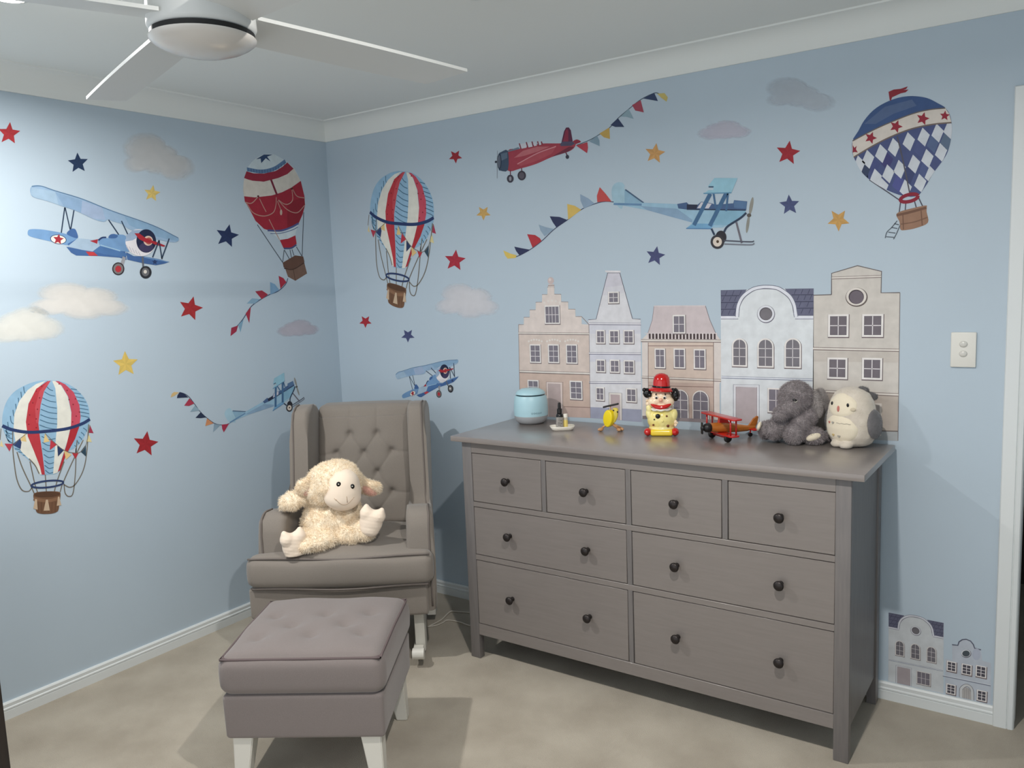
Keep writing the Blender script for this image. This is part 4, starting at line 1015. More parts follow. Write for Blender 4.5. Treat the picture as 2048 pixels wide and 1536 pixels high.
# loose stars
STARS = [('left', 18, 267, 23, (184, 46, 52), 5, 'red star sticker at the outer end of the wall near the cornice'),
 ('left', 156, 326, 21, (34, 56, 92), -4, 'navy star sticker above the big blue biplane sticker'),
 ('left', 304, 387, 17, (222, 192, 104), 8, 'pale yellow star sticker just above the big biplane top wing'),
 ('left', 454, 472, 24, (36, 52, 96), 12, 'large navy star sticker beside the tall red and cream balloon'),
 ('left', 381, 617, 25, (178, 42, 46), 14, 'red star sticker between the cream cloud and the red-blue bunting'),
 ('left', 251, 728, 26, (226, 192, 92), -3, 'large yellow star sticker above the striped balloon'),
 ('left', 291, 888, 26, (172, 36, 44), 8, 'red star sticker right beside the big striped balloon'),
 ('right', 911, 313, 14, (172, 40, 52), 32, 'small red star sticker left of the red aeroplane sticker'),
 ('right', 967, 426, 15, (216, 170, 92), 35, 'small gold star sticker between striped balloon and bunting end'),
 ('right', 910, 521, 22, (184, 40, 60), 6, 'crimson star sticker right beside the smaller striped balloon'),
 ('right', 731, 643, 13, (184, 42, 54), 36, 'smallest red star sticker under the balloon basket by the room corner'),
 ('right', 816, 671, 14, (70, 78, 124), 36, 'smallest navy star sticker just above the small biplane'),
 ('right', 1310, 307, 21, (214, 158, 92), 8, 'orange star sticker above the pale blue plane sticker'),
 ('right', 1311, 512, 20, (74, 80, 126), 10, 'dusty navy star sticker above the mansard house sticker'),
 ('right', 1576, 306, 25, (176, 38, 50), 8, 'large red star sticker nearest to the diamond balloon'),
 ('right', 1579, 410, 21, (74, 84, 130), -4, 'dusty navy star sticker right of the plane propeller'),
 ('right', 1677, 440, 23, (212, 160, 84), 35, 'orange star sticker below and left of the diamond balloon')]
for wl, x, y, r, c, rot, lab in STARS:
    a = Art(wl); a.star((x, y), r, c, rot); stick(a, 'star_sticker', lab, 'wall sticker', 'star wall stickers')

# big biplane
def flags(a, items):
    for c, pts in items: a.poly(pts, c)
bp_ = Art('left', 0, 340, 4.267); a = bp_
a.line([(552, 320), (522, 540)], 9, STRUT); a.line([(555, 320), (602, 525)], 9, STRUT); a.line([(638, 300), (600, 525)], 9, STRUT)
a.curve([(235, 540), (250, 508), (330, 505), (440, 520), (560, 545), (662, 582), (640, 612), (580, 642), (440, 612), (300, 580), (248, 562)], MB_)
a.poly([(575, 630), (655, 588), (640, 612), (585, 645)], DB)
a.ell((497, 592), 70, 40, NAVY, 8); a.ell((497, 592), 64, 35, CREAM, 8); a.star((497, 592), 48, RED, 8, shade=False)
a.curve([(570, 548), (598, 508), (625, 500), (648, 515), (662, 582)], DB)
a.poly([(565, 655), (700, 680), (850, 650), (1060, 640), (1080, 768), (1020, 748), (850, 735), (650, 730), (605, 705)], DB)
a.poly([(590, 640), (662, 582), (850, 600), (852, 648), (790, 695), (700, 682), (578, 655)], (160, 184, 206))
a.poly([(835, 605), (880, 578), (930, 582), (975, 548), (1050, 552), (1072, 562), (1100, 700), (1020, 690), (852, 648)], MB_)
a.poly([(852, 648), (1030, 692), (1100, 720), (1050, 745), (900, 722), (795, 697)], (70, 112, 168))
a.line([(855, 640), (1025, 690)], 8, LB); a.poly([(765, 605), (835, 590), (828, 630)], RED); a.poly([(730, 695), (800, 700), (835, 732), (760, 732)], (196, 56, 60))
a.curve([(925, 580), (940, 552), (975, 546), (1005, 560), (985, 582)], DB); a.line([(838, 600), (870, 578), (905, 575)], 12, NAVY)
a.poly([(1075, 700), (1140, 735), (1230, 738), (1350, 760), (1445, 785), (1400, 800), (1330, 813), (1230, 798), (1085, 765)], DB)
a.star((1320, 785), 26, NAVY, 0, shade=False); a.line([(1230, 745), (1440, 785)], 6, MB_)
a.curve([(256, 165), (270, 138), (300, 130), (350, 135), (470, 175), (700, 245), (950, 345), (1080, 392), (1300, 470), (1450, 545), (1520, 578), (1520, 605), (1480, 618), (1400, 605), (1300, 585), (1200, 540), (1090, 500), (1040, 462), (960, 438), (920, 422), (885, 443), (800, 420), (650, 350), (545, 315), (400, 265), (290, 235), (262, 205)], (144, 174, 204), 3)
a.poly([(270, 150), (470, 185), (500, 300), (400, 262), (290, 232), (262, 200)], (156, 184, 208)); a.poly([(700, 262), (870, 320), (900, 425), (800, 416), (690, 365)], (154, 174, 204))
a.poly([(470, 190), (700, 262), (690, 365), (545, 312)], (132, 164, 198)); a.poly([(1060, 395), (1300, 475), (1520, 585), (1515, 610), (1300, 560), (1100, 470)], (128, 164, 196))
a.line([(270, 140), (350, 138), (470, 178), (700, 248), (950, 348), (1300, 472), (1520, 580)], 7, (84, 120, 156))
a.ell((1195, 620), 128, 114, (222, 218, 222), 20); a.poly([(1075, 560), (1130, 515), (1230, 508), (1200, 560), (1130, 600), (1070, 610)], (150, 172, 200))
for k in range(5): a.line([(1075+k*26, 640+k*14), (1100+k*24, 690+k*10)], 4, (170, 168, 182))
a.ell((1246, 606), 84, 100, (30, 38, 70)); a.ell((1246, 660), 60, 40, (62, 56, 92)); a.ell((1263, 604), 40, 42, (222, 190, 170)); a.ell((1268, 606), 28, 30, (180, 80, 70))
a.poly([(1145, 540), (1185, 540), (1240, 580), (1290, 598), (1285, 625), (1240, 618), (1185, 590)], (176, 34, 48)); a.poly([(1290, 600), (1345, 618), (1408, 645), (1400, 655), (1330, 640), (1288, 622)], (176, 34, 48))
for s_, e_ in (((925, 425), (1012, 552)), ((1035, 435), (1088, 548)), ((1355, 600), (1300, 745)), ((1355, 600), (1380, 760)), ((1442, 585), (1378, 757))): a.line([s_, e_], 10, STRUT)
a.line([(1060, 742), (1038, 810)], 26, (150, 150, 156)); a.line([(1215, 740), (1222, 840)], 16, (96, 100, 110))
a.ell((1008, 843), 52, 55, (52, 46, 52)); a.ell((1008, 843), 42, 45, (120, 116, 116)); a.ell((1008, 845), 26, 28, (186, 44, 54))
a.ell((1242, 873), 50, 54, (44, 46, 52)); a.ell((1240, 871), 32, 36, (104, 104, 108)); a.ell((1238, 868), 14, 16, (214, 206, 196))
stick(bp_, 'biplane_sticker', 'large blue biplane sticker with red propeller and star roundel, above the cream clouds', 'wall sticker', 'aeroplane wall stickers')
bp2 = copy_art(bp_, 'right', [(255, 165), (1520, 590), (1008, 843), (1242, 873), (240, 540), (1445, 785), (1250, 605), (640, 730)],
               [(145, 725), (1612, 365), (1180, 1140), (1450, 1020), (310, 1240), (1620, 735), (1295, 610), (700, 1235)], (780, 690, 11.81))
stick(bp2, 'biplane_sticker', 'small blue biplane sticker banking just above the armchair back', 'wall sticker', 'aeroplane wall stickers')

# pale blue plane towing bunting
pb = Art('right', 980, 330, 3.657); a = pb
a.curve([(905, 285), (890, 220), (895, 160), (925, 130), (965, 128), (985, 150), (990, 185), (1110, 275), (1080, 292), (985, 288), (962, 322), (925, 292)], (160, 196, 214), 3)
a.poly([(985, 180), (1112, 278), (1080, 290), (985, 288)], (136, 176, 202)); a.line([(990, 180), (1125, 278)], 9, (72, 100, 132))
a.poly([(905, 283), (1130, 276), (1370, 286), (1440, 330), (1870, 330), (1870, 352), (1740, 440), (1700, 458), (1440, 460), (1480, 422), (1300, 372), (1150, 330), (1000, 302)], (150, 190, 214))
a.poly([(1100, 300), (1370, 320), (1480, 400), (1480, 420), (1300, 372), (1150, 330)], (134, 166, 196)); a.line([(905, 285), (1110, 290)], 14, (100, 140, 180))
a.poly([(1640, 330), (1870, 330), (1870, 352), (1740, 440), (1640, 440)], (130, 178, 204))
a.poly([(1370, 285), (1440, 273), (1455, 290), (1520, 290), (1545, 268), (1620, 280), (1650, 290), (1780, 280), (1785, 257), (1882, 266), (1874, 332), (1440, 326), (1378, 318)], (70, 98, 142))
a.poly([(1440, 288), (1520, 290), (1510, 322), (1440, 320)], (40, 46, 70)); a.poly([(1545, 272), (1622, 284), (1600, 318), (1515, 316)], (206, 204, 214)); a.poly([(1785, 262), (1880, 268), (1876, 320), (1785, 312)], (84, 118, 160))
a.line([(1440, 324), (1870, 330)], 7, (40, 54, 84))
a.poly([(1435, 462), (1492, 428), (1642, 430), (1618, 466)], (112, 166, 206)); a.line([(1435, 464), (1618, 466)], 6, (80, 130, 180))
for s_, e_, w_ in (((1612, 210), (1492, 440), 26), ((1732, 200), (1608, 446), 26), ((1635, 205), (1652, 315), 12), ((1742, 200), (1728, 338), 12)): a.line([s_, e_], w_, (66, 108, 150))
a.poly([(1592, 160), (1642, 95), (1812, 96), (1766, 204), (1562, 210), (1600, 184), (1636, 184), (1630, 160)], (146, 196, 216)); a.line([(1562, 208), (1766, 203)], 7, (96, 150, 184)); a.line([(1600, 160), (1636, 160)], 8, (60, 90, 120))
a.line([(1875, 350), (1830, 390), (1740, 448), (1712, 490)], 13, STRUT); a.line([(1620, 466), (1642, 512)], 12, STRUT)
a.ell((1690, 528), 40, 48, (46, 44, 52)); a.ell((1664, 562), 50, 52, (56, 54, 60)); a.ell((1664, 562), 33, 35, (222, 208, 194)); a.ell((1666, 560), 10, 11, (80, 60, 40))
a.line([(1802, 418), (1842, 572)], 12, (112, 108, 120)); a.line([(1712, 553), (1900, 562), (1932, 556)], 8, (84, 88, 104)); a.line([(1715, 578), (1900, 584), (1935, 574)], 8, (120, 124, 136))
a.ell((1911, 300), 13, 66, (150, 148, 140), 10); a.ell((1886, 432), 11, 66, (146, 146, 138), 8); a.ell((1895, 368), 16, 14, (96, 90, 84))
n_plane = len(a.polys)
a.line([(905, 270), (840, 267), (770, 283), (670, 325), (565, 403), (470, 470), (380, 555), (300, 615), (212, 663), (150, 680)], 6, (70, 78, 104))
flags(a, [((206, 74, 72), [(785, 272), (782, 225), (803, 162), (850, 215), (890, 268), (840, 266)]), ((140, 164, 190), [(687, 318), (662, 260), (660, 213), (720, 245), (766, 282)]),
 ((222, 186, 92), [(572, 400), (565, 285), (620, 298), (668, 328)]), ((46, 54, 92), [(487, 458), (460, 420), (437, 375), (510, 380), (566, 402)]), ((142, 166, 188), [(400, 522), (370, 480), (357, 436), (410, 455), (470, 468)]),
 ((190, 48, 58), [(312, 605), (290, 550), (272, 506), (330, 512), (365, 535), (378, 556)]), ((46, 52, 92), [(217, 662), (192, 630), (178, 597), (230, 608), (296, 620)]), ((228, 196, 92), [(130, 685), (112, 662), (98, 625), (150, 648), (196, 660), (188, 680)])])
stick(pb, 'aeroplane_sticker', 'pale blue vintage plane sticker towing a long bunting above the house stickers', 'wall sticker', 'aeroplane wall stickers')
p_only = Art('right', 980, 330, 3.657); p_only.polys = pb.polys[:n_plane]
pl = copy_art(p_only, 'left', [(905, 283), (1895, 368), (1664, 562), (1812, 96), (1592, 160), (1932, 556), (940, 130), (1435, 462)],
              [(890, 940), (1750, 490), (1662, 745), (1592, 320), (1460, 415), (1842, 625), (860, 790), (1455, 790)], (320, 700, 6.4))
a = pl
a.line([(890, 938), (840, 955), (780, 958), (695, 938), (590, 862), (510, 785), (440, 690), (370, 600), (310, 560), (248, 540)], 8, (60, 70, 96))
flags(a, [((214, 180, 120), [(245, 542), (180, 537), (150, 560), (135, 608), (180, 590)]), ((36, 46, 78), [(245, 545), (300, 552), (362, 606), (215, 615), (222, 580)]), ((176, 50, 74), [(375, 618), (438, 684), (370, 716), (308, 712)]),
 ((140, 168, 186), [(445, 710), (508, 772), (385, 792)]), ((40, 52, 80), [(520, 795), (592, 862), (520, 872), (453, 868)]), ((210, 138, 92), [(600, 875), (684, 938), (578, 974)]), ((136, 162, 182), [(690, 945), (772, 958), (678, 1048)]), ((176, 46, 74), [(788, 955), (880, 945), (815, 1054), (795, 1010)])])
stick(pl, 'aeroplane_sticker', 'smaller pale blue plane sticker with bunting, nose hidden near the armchair wing', 'wall sticker', 'aeroplane wall stickers')

# red plane towing bunting
rp = Art('right', 960, 160, 4.876); a = rp
a.line([(940, 637), (1060, 590), (1150, 540), (1270, 460), (1350, 370), (1450, 285), (1570, 190), (1700, 128), (1745, 133)], 7, (80, 96, 110))
flags(a, [((190, 62, 76), [(938, 640), (1048, 606), (1054, 660), (1045, 714)]), ((130, 158, 176), [(1065, 600), (1143, 543), (1165, 590), (1168, 646)]), ((206, 168, 84), [(1165, 522), (1262, 463), (1268, 575), (1210, 560)]), ((50, 64, 100), [(1273, 440), (1345, 372), (1408, 458), (1320, 458)]),
 ((140, 168, 182), [(1370, 357), (1450, 283), (1500, 380), (1430, 360)]), ((172, 70, 88), [(1483, 245), (1568, 198), (1598, 316), (1515, 298)]), ((52, 68, 104), [(1590, 180), (1700, 126), (1736, 206)]), ((204, 184, 104), [(1728, 134), (1800, 128), (1832, 170), (1820, 212), (1770, 175)])])
a.poly([(795, 605), (820, 500), (840, 464), (866, 462), (886, 490), (905, 600)], (96, 44, 72)); a.poly([(810, 600), (832, 500), (850, 475), (862, 500), (862, 600)], (150, 50, 74))
a.curve([(905, 602), (945, 580), (985, 602), (945, 622), (905, 640)], (156, 46, 66))
a.curve([(270, 692), (385, 670), (500, 640), (610, 620), (780, 618), (900, 605), (932, 622), (920, 660), (860, 700), (700, 752), (550, 818), (400, 862), (270, 882)], (172, 60, 76), 4)
a.poly([(420, 690), (560, 650), (680, 650), (560, 700), (430, 740), (330, 760)], (196, 104, 112)); a.poly([(365, 822), (560, 720), (745, 650), (700, 720), (550, 790), (400, 840)], (184, 76, 88)); a.line([(365, 820), (560, 715), (742, 648)], 9, (214, 140, 146))
a.poly([(700, 750), (870, 650), (920, 655), (860, 700)], (120, 46, 66)); a.poly([(780, 630), (800, 602), (900, 600), (928, 620), (890, 642), (790, 645)], (84, 78, 104))
a.poly([(270, 692), (375, 655), (388, 672), (275, 702)], (110, 128, 146))
for q in ([(388, 626), (448, 614), (455, 660), (398, 672)], [(466, 612), (502, 604), (514, 650), (474, 658)], [(520, 606), (545, 604), (556, 640), (528, 646)], [(570, 602), (590, 602), (598, 632), (575, 636)]): a.poly(q, (206, 206, 216))
for s_, e_ in (((384, 618), (402, 674)), ((452, 606), (468, 660)), ((508, 600), (520, 650)), ((562, 598), (575, 640)), ((598, 600), (610, 630))): a.line([s_, e_], 12, (140, 52, 70))
a.curve([(180, 740), (188, 715), (205, 704), (272, 690), (274, 876), (200, 884), (182, 862)], (62, 80, 104), 3); a.poly([(205, 720), (268, 704), (268, 760), (205, 790)], (92, 112, 134)); a.oval_line((190, 795), 18, 70, 6, (24, 34, 54)); a.ell((190, 795), 12, 60, (96, 104, 122))
a.line([(170, 690), (168, 800), (168, 960)], 6, (140, 148, 162)); a.ell((157, 799), 12, 11, (40, 44, 60))
for s_, e_ in (((297, 878), (297, 935)), ((406, 858), (408, 895)), ((838, 708), (852, 740))): a.line([s_, e_], 10, (110, 40, 60))
a.ell((296, 963), 33, 39, (64, 62, 76)); a.ell((296, 963), 12, 22, (150, 150, 160)); a.ell((408, 932), 41, 47, (60, 56, 68)); a.ell((408, 932), 26, 32, (92, 86, 98)); a.ell((853, 750), 17, 20, (54, 58, 74))
stick(rp, 'aeroplane_sticker', 'red propeller plane sticker towing bunting up towards the cornice', 'wall sticker', 'aeroplane wall stickers')

# striped balloon
HB = (70, 112, 142)
sb = Art('left', 0, 680, 4.151); a = sb
a.line([(8, 735), (0, 830)], 5, ROPE)
env = [(400, 335), (500, 342), (600, 385), (680, 455), (730, 540), (745, 640), (738, 710), (690, 820), (620, 895), (560, 935), (490, 1092), (400, 1118), (330, 1118), (295, 1050), (200, 965), (100, 885), (40, 780), (18, 700), (25, 600), (60, 500), (130, 420), (240, 362), (330, 338)]
a.curve(env, (142, 184, 214), 4)
envh = [(v.x, v.y) for v in smooth_pts([(x, y, 0) for x, y in env], 4, True)]
def hline(pts, w_, c_):
    q = [p for p in [(v.x, v.y) for v in smooth_pts([(x, y, 0) for x, y in pts], 8)] if inside(p, envh)]
    if len(q) > 2: sb.line(q, w_, c_, False)
for k in range(10):   # hatch strokes of the outer and centre gores
    y = 400+k*46; x0 = 205-k*22 if k < 7 else 60; hline([(max(30, x0-10+0*k), y-20+k*4), (max(40, x0-2), y+34+k*3), (max(60, x0+22), y+50+k*4)], 6, HB)
for k, (x0, x1, y) in enumerate([(385, 440, 385), (368, 455, 430), (352, 465, 480), (345, 470, 530), (338, 474, 575), (334, 474, 620), (330, 474, 662), (326, 474, 705), (345, 460, 800), (350, 455, 850), (352, 452, 900), (362, 448, 950), (368, 446, 1000), (370, 444, 1040), (375, 442, 1080)]):
    a.line([(x0, y), ((x0+x1)/2, y+26), (x1, y+36 if k < 8 else y+18)], 6, HB)
for k in range(10):
    y = 405+k*32; x0 = 575+k*12; x1 = 640+k*12
    if k < 8: hline([(x0+10, y), (x0+50, y+6), (min(x1+40, 740), y+16)], 6, HB)
for k in range(5): hline([(690-k*18, 730+k*36), (715-k*20, 748+k*36), (705-k*22+12, 762+k*34)], 6, HB)
for k in range(3): hline([(40+k*8, 750+k*36), (70+k*8, 775+k*36), (105, 780+k*40)], 6, HB)
for k in range(3): hline([(110+k*30, 900+k*26), (160+k*30, 910+k*26), (190+k*34, 925+k*30)], 6, HB)
a.poly([(380, 338), (300, 365), (230, 415), (160, 505), (118, 620), (112, 740), (130, 860), (185, 935), (270, 1015), (328, 1116), (350, 1118), (330, 1050), (282, 920), (232, 800), (215, 680), (235, 530), (300, 410)], CREAM)
a.poly([(397, 338), (300, 405), (236, 530), (214, 680), (230, 800), (280, 920), (330, 1050), (346, 1118), (372, 1118), (352, 950), (330, 800), (318, 690), (336, 540), (368, 410)], (196, 52, 62))
a.poly([(395, 342), (420, 338), (365, 425), (330, 560), (318, 690), (300, 690), (290, 560), (325, 430)], (206, 74, 84))
a.poly([(432, 340), (458, 400), (474, 560), (474, 700), (460, 850), (440, 1112), (478, 1100), (512, 980), (560, 835), (590, 700), (590, 600), (560, 465), (505, 375), (460, 340)], CREAM)
a.poly([(458, 341), (512, 380), (565, 470), (592, 600), (588, 720), (548, 880), (478, 1096), (500, 1080), (545, 960), (622, 820), (656, 720), (668, 640), (658, 540), (610, 432), (540, 368), (488, 342)], (206, 72, 92))
a.poly([(590, 718), (656, 722), (622, 820), (545, 960), (500, 1080), (480, 1094), (548, 880)], (186, 40, 50))
for (x, y) in ((345, 382), (300, 425), (328, 480), (272, 522), (310, 575), (245, 622), (300, 655), (238, 700), (300, 728), (490, 365), (556, 418), (572, 494), (626, 488), (606, 535), (658, 598), (632, 632), (602, 680)): a.ell((x, y), 6, 6, (140, 30, 44), n=8)
a.line([(18, 712), (100, 745), (240, 766), (400, 756), (560, 735), (680, 695), (745, 657)], 22, (38, 58, 108))
for pts in ([(105, 760), (106, 900), (115, 1000), (138, 1150), (180, 1243), (235, 1256), (265, 1225)], [(140, 930), (185, 1060), (260, 1220), (288, 1285)], [(248, 1008), (285, 1180), (315, 1278)], [(240, 985), (290, 1040), (325, 1110)], [(375, 1118), (380, 1190), (385, 1268)], [(532, 1008), (480, 1150), (448, 1262)],
            [(630, 900), (625, 1100), (605, 1270), (570, 1298), (540, 1270), (530, 1195)], [(690, 830), (600, 1010), (520, 1190), (498, 1262)], [(735, 700), (720, 930), (690, 1080), (630, 1190), (580, 1222), (530, 1200)], [(640, 830), (625, 960)]):
    a.line(pts, 7, ROPE)
a.oval_line((393, 1196), 134, 27, 13, (44, 62, 106), -6)
a.curve([(275, 1290), (300, 1265), (380, 1256), (480, 1258), (502, 1280), (492, 1350), (482, 1415), (440, 1438), (380, 1444), (330, 1440), (300, 1422), (288, 1350)], (120, 84, 60), 4)
a.ell((388, 1282), 108, 24, (92, 62, 44), -2); a.line([(278, 1318), (390, 1335), (498, 1312)], 22, (142, 102, 74)); 
for k in range(6): a.line([(312+k*30, 1345), (316+k*28, 1430)], 3, (92, 62, 44))
for q in ([(290, 1320), (305, 1322), (312, 1408), (275, 1400)], [(380, 1325), (396, 1325), (412, 1415), (360, 1417)], [(480, 1300), (490, 1300), (508, 1372), (470, 1376)]): a.poly(q, (204, 176, 146))
flags(a, [((226, 194, 128), [(205, 775), (163, 835), (220, 845)]), ((44, 66, 116), [(165, 815), (100, 868), (170, 906), (178, 850)]), ((186, 56, 76), [(38, 860), (106, 862), (78, 924)]), ((226, 206, 150), [(10, 830), (0, 880), (30, 890)]), ((226, 194, 128), [(372, 776), (360, 852), (412, 842)]),
 ((196, 50, 66), [(418, 828), (470, 870), (412, 914)]), ((40, 58, 100), [(474, 878), (532, 912), (480, 968)]), ((228, 192, 128), [(530, 915), (592, 952), (545, 994)]), ((190, 44, 56), [(596, 936), (652, 934), (626, 988)]), ((44, 72, 92), [(712, 868), (668, 925), (714, 968)]), ((222, 208, 150), [(738, 785), (713, 842), (762, 848)]), ((172, 50, 78), [(745, 703), (738, 770), (776, 774)])])
a.line([(112, 870), (170, 815), (225, 775)], 4, ROPE); a.line([(372, 775), (450, 850), (530, 915), (600, 935), (660, 932), (712, 870), (745, 705)], 4, ROPE)
stick(sb, 'balloon_sticker', 'large striped red, white and blue balloon sticker low on the wall', 'wall sticker', 'balloon wall stickers')
sb2 = copy_art(sb, 'right', [(395, 338), (18, 712), (745, 657), (400, 1118), (380, 1444), (260, 1225), (530, 1190), (18, 600), (712, 540), (345, 1118)],
               [(405, 150), (148, 475), (640, 520), (382, 908), (358, 1215), (262, 975), (445, 1000), (165, 400), (630, 420), (335, 895)], (700, 300, 3.84))
stick(sb2, 'balloon_sticker', 'smaller striped red, white and blue balloon sticker next to the room corner', 'wall sticker', 'balloon wall stickers')

# tall red and cream balloon with bunting
rb = Art('left', 340, 280, 3.839); a = rb
for pts in ([(670, 650), (770, 800), (866, 942)], [(1026, 555), (1020, 720), (1014, 892)], [(876, 845), (865, 935)], [(878, 845), (932, 942)], [(920, 840), (932, 902)], [(936, 840), (952, 888)], [(970, 820), (1012, 892)]): a.line(pts, 7, (70, 78, 92))
env = [(600, 205), (660, 140), (735, 107), (800, 112), (870, 150), (950, 215), (1000, 310), (1030, 430), (1036, 500), (1018, 570), (985, 650), (962, 730), (972, 800), (950, 832), (882, 840), (848, 780), (790, 722), (720, 682), (655, 620), (608, 530), (574, 470), (562, 380), (570, 290)]
a.curve(env, (204, 218, 224), 4)
a.poly([(660, 148), (720, 112), (788, 112), (745, 128), (772, 166), (735, 140), (700, 178), (695, 142)], (44, 70, 112))
a.line([(590, 225), (700, 242), (800, 220), (886, 162)], 30, (92, 128, 170))
for k in range(14): t_ = k/13; a.line([(600+275*t_, 214+30*math.sin(t_*2.2)-66*t_**2.2), (602+275*t_, 240+30*math.sin(t_*2.2)-66*t_**2.2)], 4, (52, 80, 120), False)
a.poly([(586, 240), (640, 256), (720, 258), (810, 238), (860, 208), (900, 172), (948, 220), (900, 262), (830, 292), (720, 320), (620, 312), (568, 292)], (160, 38, 60))
a.poly([(568, 295), (640, 315), (720, 320), (830, 292), (900, 262), (950, 218), (1002, 312), (930, 365), (860, 400), (780, 425), (650, 440), (568, 432), (560, 380)], (216, 208, 196))
a.poly([(568, 432), (650, 441), (780, 426), (860, 401), (930, 366), (1003, 314), (1031, 430), (1036, 500), (1018, 570), (985, 645), (930, 675), (860, 695), (780, 702), (720, 682), (655, 620), (608, 530), (573, 470)], (170, 36, 54))
a.poly([(900, 480), (1032, 440), (1034, 500), (985, 645), (900, 680)], (150, 30, 46)); a.line([(775, 305), (800, 370), (822, 425)], 20, (128, 36, 58))
a.line([(748, 694), (850, 696), (930, 670), (986, 640)], 15, (78, 88, 146)); a.line([(770, 718), (850, 716), (940, 690), (980, 668)], 5, (60, 84, 140))
a.poly([(842, 768), (905, 758), (962, 732), (972, 798), (930, 828), (872, 832)], (182, 34, 52)); a.line([(874, 833), (930, 830), (970, 804)], 14, (70, 80, 130))
for pts in ([(588, 488), (640, 560), (720, 584), (790, 558), (812, 500), (815, 440)], [(574, 478), (625, 485), (676, 436)], [(832, 460), (870, 488), (905, 493), (940, 460), (935, 378)], [(830, 462), (900, 535), (975, 558), (1034, 500)], [(942, 380), (975, 432), (1036, 446)], [(686, 450), (715, 510), (737, 552)], [(824, 470), (852, 540)], [(760, 610), (800, 690), (840, 765)]): a.line(pts, 7, (190, 146, 132))
a.ell((852, 556), 9, 22, (204, 176, 160)); a.ell((676, 432), 8, 8, (90, 40, 40)); a.ell((934, 374), 8, 8, (90, 40, 40))
a.poly([(865, 942), (960, 886), (1022, 894), (1032, 948), (1052, 1025), (962, 1081), (905, 1050), (885, 990)], (122, 92, 78)); a.poly([(865, 942), (960, 886), (1022, 894), (1032, 935), (940, 992), (872, 978)], (104, 72, 58)); a.line([(876, 985), (945, 992), (1030, 942)], 10, (78, 54, 44)); a.line([(945, 992), (962, 1078)], 5, (78, 54, 44))
stick(rb, 'balloon_sticker', 'tall red and cream banded balloon sticker with brown basket near the room corner', 'wall sticker', 'balloon wall stickers')
bn = Art('left', 340, 280, 3.839); a = bn
a.line([(905, 1062), (885, 1110), (830, 1160), (762, 1188), (690, 1228), (620, 1282), (562, 1372), (515, 1430), (470, 1480)], 7, (60, 76, 110))
flags(a, [((180, 40, 62), [(833, 1043), (870, 1060), (893, 1092), (848, 1142)]), ((122, 164, 200), [(768, 1090), (805, 1108), (840, 1152), (770, 1188)]), ((176, 46, 66), [(653, 1162), (705, 1155), (752, 1186), (704, 1222)]), ((132, 170, 196), [(588, 1256), (630, 1215), (692, 1222), (650, 1256)]),
 ((172, 44, 66), [(580, 1332), (620, 1282), (608, 1406)]), ((122, 164, 192), [(523, 1420), (564, 1378), (540, 1478)]), ((160, 40, 66), [(470, 1442), (522, 1424), (510, 1470), (464, 1506)])])
stick(bn, 'bunting_sticker', 'red and pale blue bunting sticker trailing below the brown balloon basket', 'wall sticker')

# diamond balloon
db = Art('right', 1660, 150, 4.389); a = db
DBL = (72, 84, 134)
for pts in ([(345, 920), (480, 1010), (612, 1100)], [(905, 850), (850, 950), (778, 1052)], [(620, 1110), (608, 1205)], [(666, 1112), (660, 1195)], [(738, 1095), (758, 1165)], [(778, 1078), (812, 1150)]): a.line(pts, 7, (84, 84, 100))
env = [(200, 580), (250, 490), (300, 400), (380, 310), (480, 245), (600, 200), (720, 185), (850, 202), (950, 250), (1012, 292), (1048, 340), (1066, 415), (1070, 500), (1050, 620), (1010, 720), (900, 872), (780, 1050), (640, 1060), (480, 1000), (350, 920), (270, 842), (222, 750), (198, 690), (192, 630)]
a.curve(env, DBL, 4)
DM = [[(335, 740), (450, 690), (562, 635), (692, 585), (822, 545), (945, 510), (1050, 480)], [(255, 790), (402, 905), (512, 868), (612, 828), (738, 782), (855, 732), (975, 680)], [(460, 985), (665, 1000), (792, 950), (885, 880)]]
envs = [(v.x, v.y) for v in smooth_pts([(x, y, 0) for x, y in env], 4, True)]
ecx, ecy = 640, 620
def pull(p):
    if inside(p, envs): return p
    lo, hi = 0.0, 1.0
    for _ in range(18):
        m = (lo+hi)/2
        if inside((ecx+(p[0]-ecx)*m, ecy+(p[1]-ecy)*m), envs): lo = m
        else: hi = m
    return (ecx+(p[0]-ecx)*lo, ecy+(p[1]-ecy)*lo)
def dia(c, col, k=1.0):
    x, y = c; q = [(x-10*k, y-86*k), (x+56*k, y-20*k), (x+12*k, y+86*k), (x-56*k, y+22*k)]
    pts = []
    for i in range(4):
        for t_ in (0, 0.25, 0.5, 0.75): pts.append(pull((q[i][0]*(1-t_)+q[(i+1) % 4][0]*t_, q[i][1]*(1-t_)+q[(i+1) % 4][1]*t_)))
    a.poly(pts, col)
for i, (c, col) in enumerate([((385, 800), (68, 78, 132)), ((500, 755), (64, 64, 122)), ((790, 640), (76, 88, 140)), ((905, 600), (84, 104, 146)), ((690, 880), (60, 70, 116)), ((300, 840), (54, 68, 100)), ((600, 950), (78, 84, 150)), ((830, 850), (78, 92, 142)), ((1020, 580), (90, 112, 138))]): dia(c, col, 1.0)
for row in DM:
    for c in row: dia(c, (206, 212, 220), 0.97)
a.curve([(205, 575), (250, 490), (300, 400), (380, 310), (480, 245), (600, 200), (720, 185), (850, 202), (950, 250), (1010, 292), (880, 306), (740, 336), (560, 402), (380, 482)], (58, 86, 138), 3)
a.poly([(300, 430), (480, 280), (720, 215), (760, 270), (560, 340), (400, 430)], (82, 104, 146))
a.poly([(198, 582), (380, 484), (560, 404), (740, 336), (880, 304), (1012, 290), (1046, 340), (1066, 416), (900, 432), (720, 470), (540, 538), (380, 618), (208, 726), (194, 650)], (218, 208, 198))
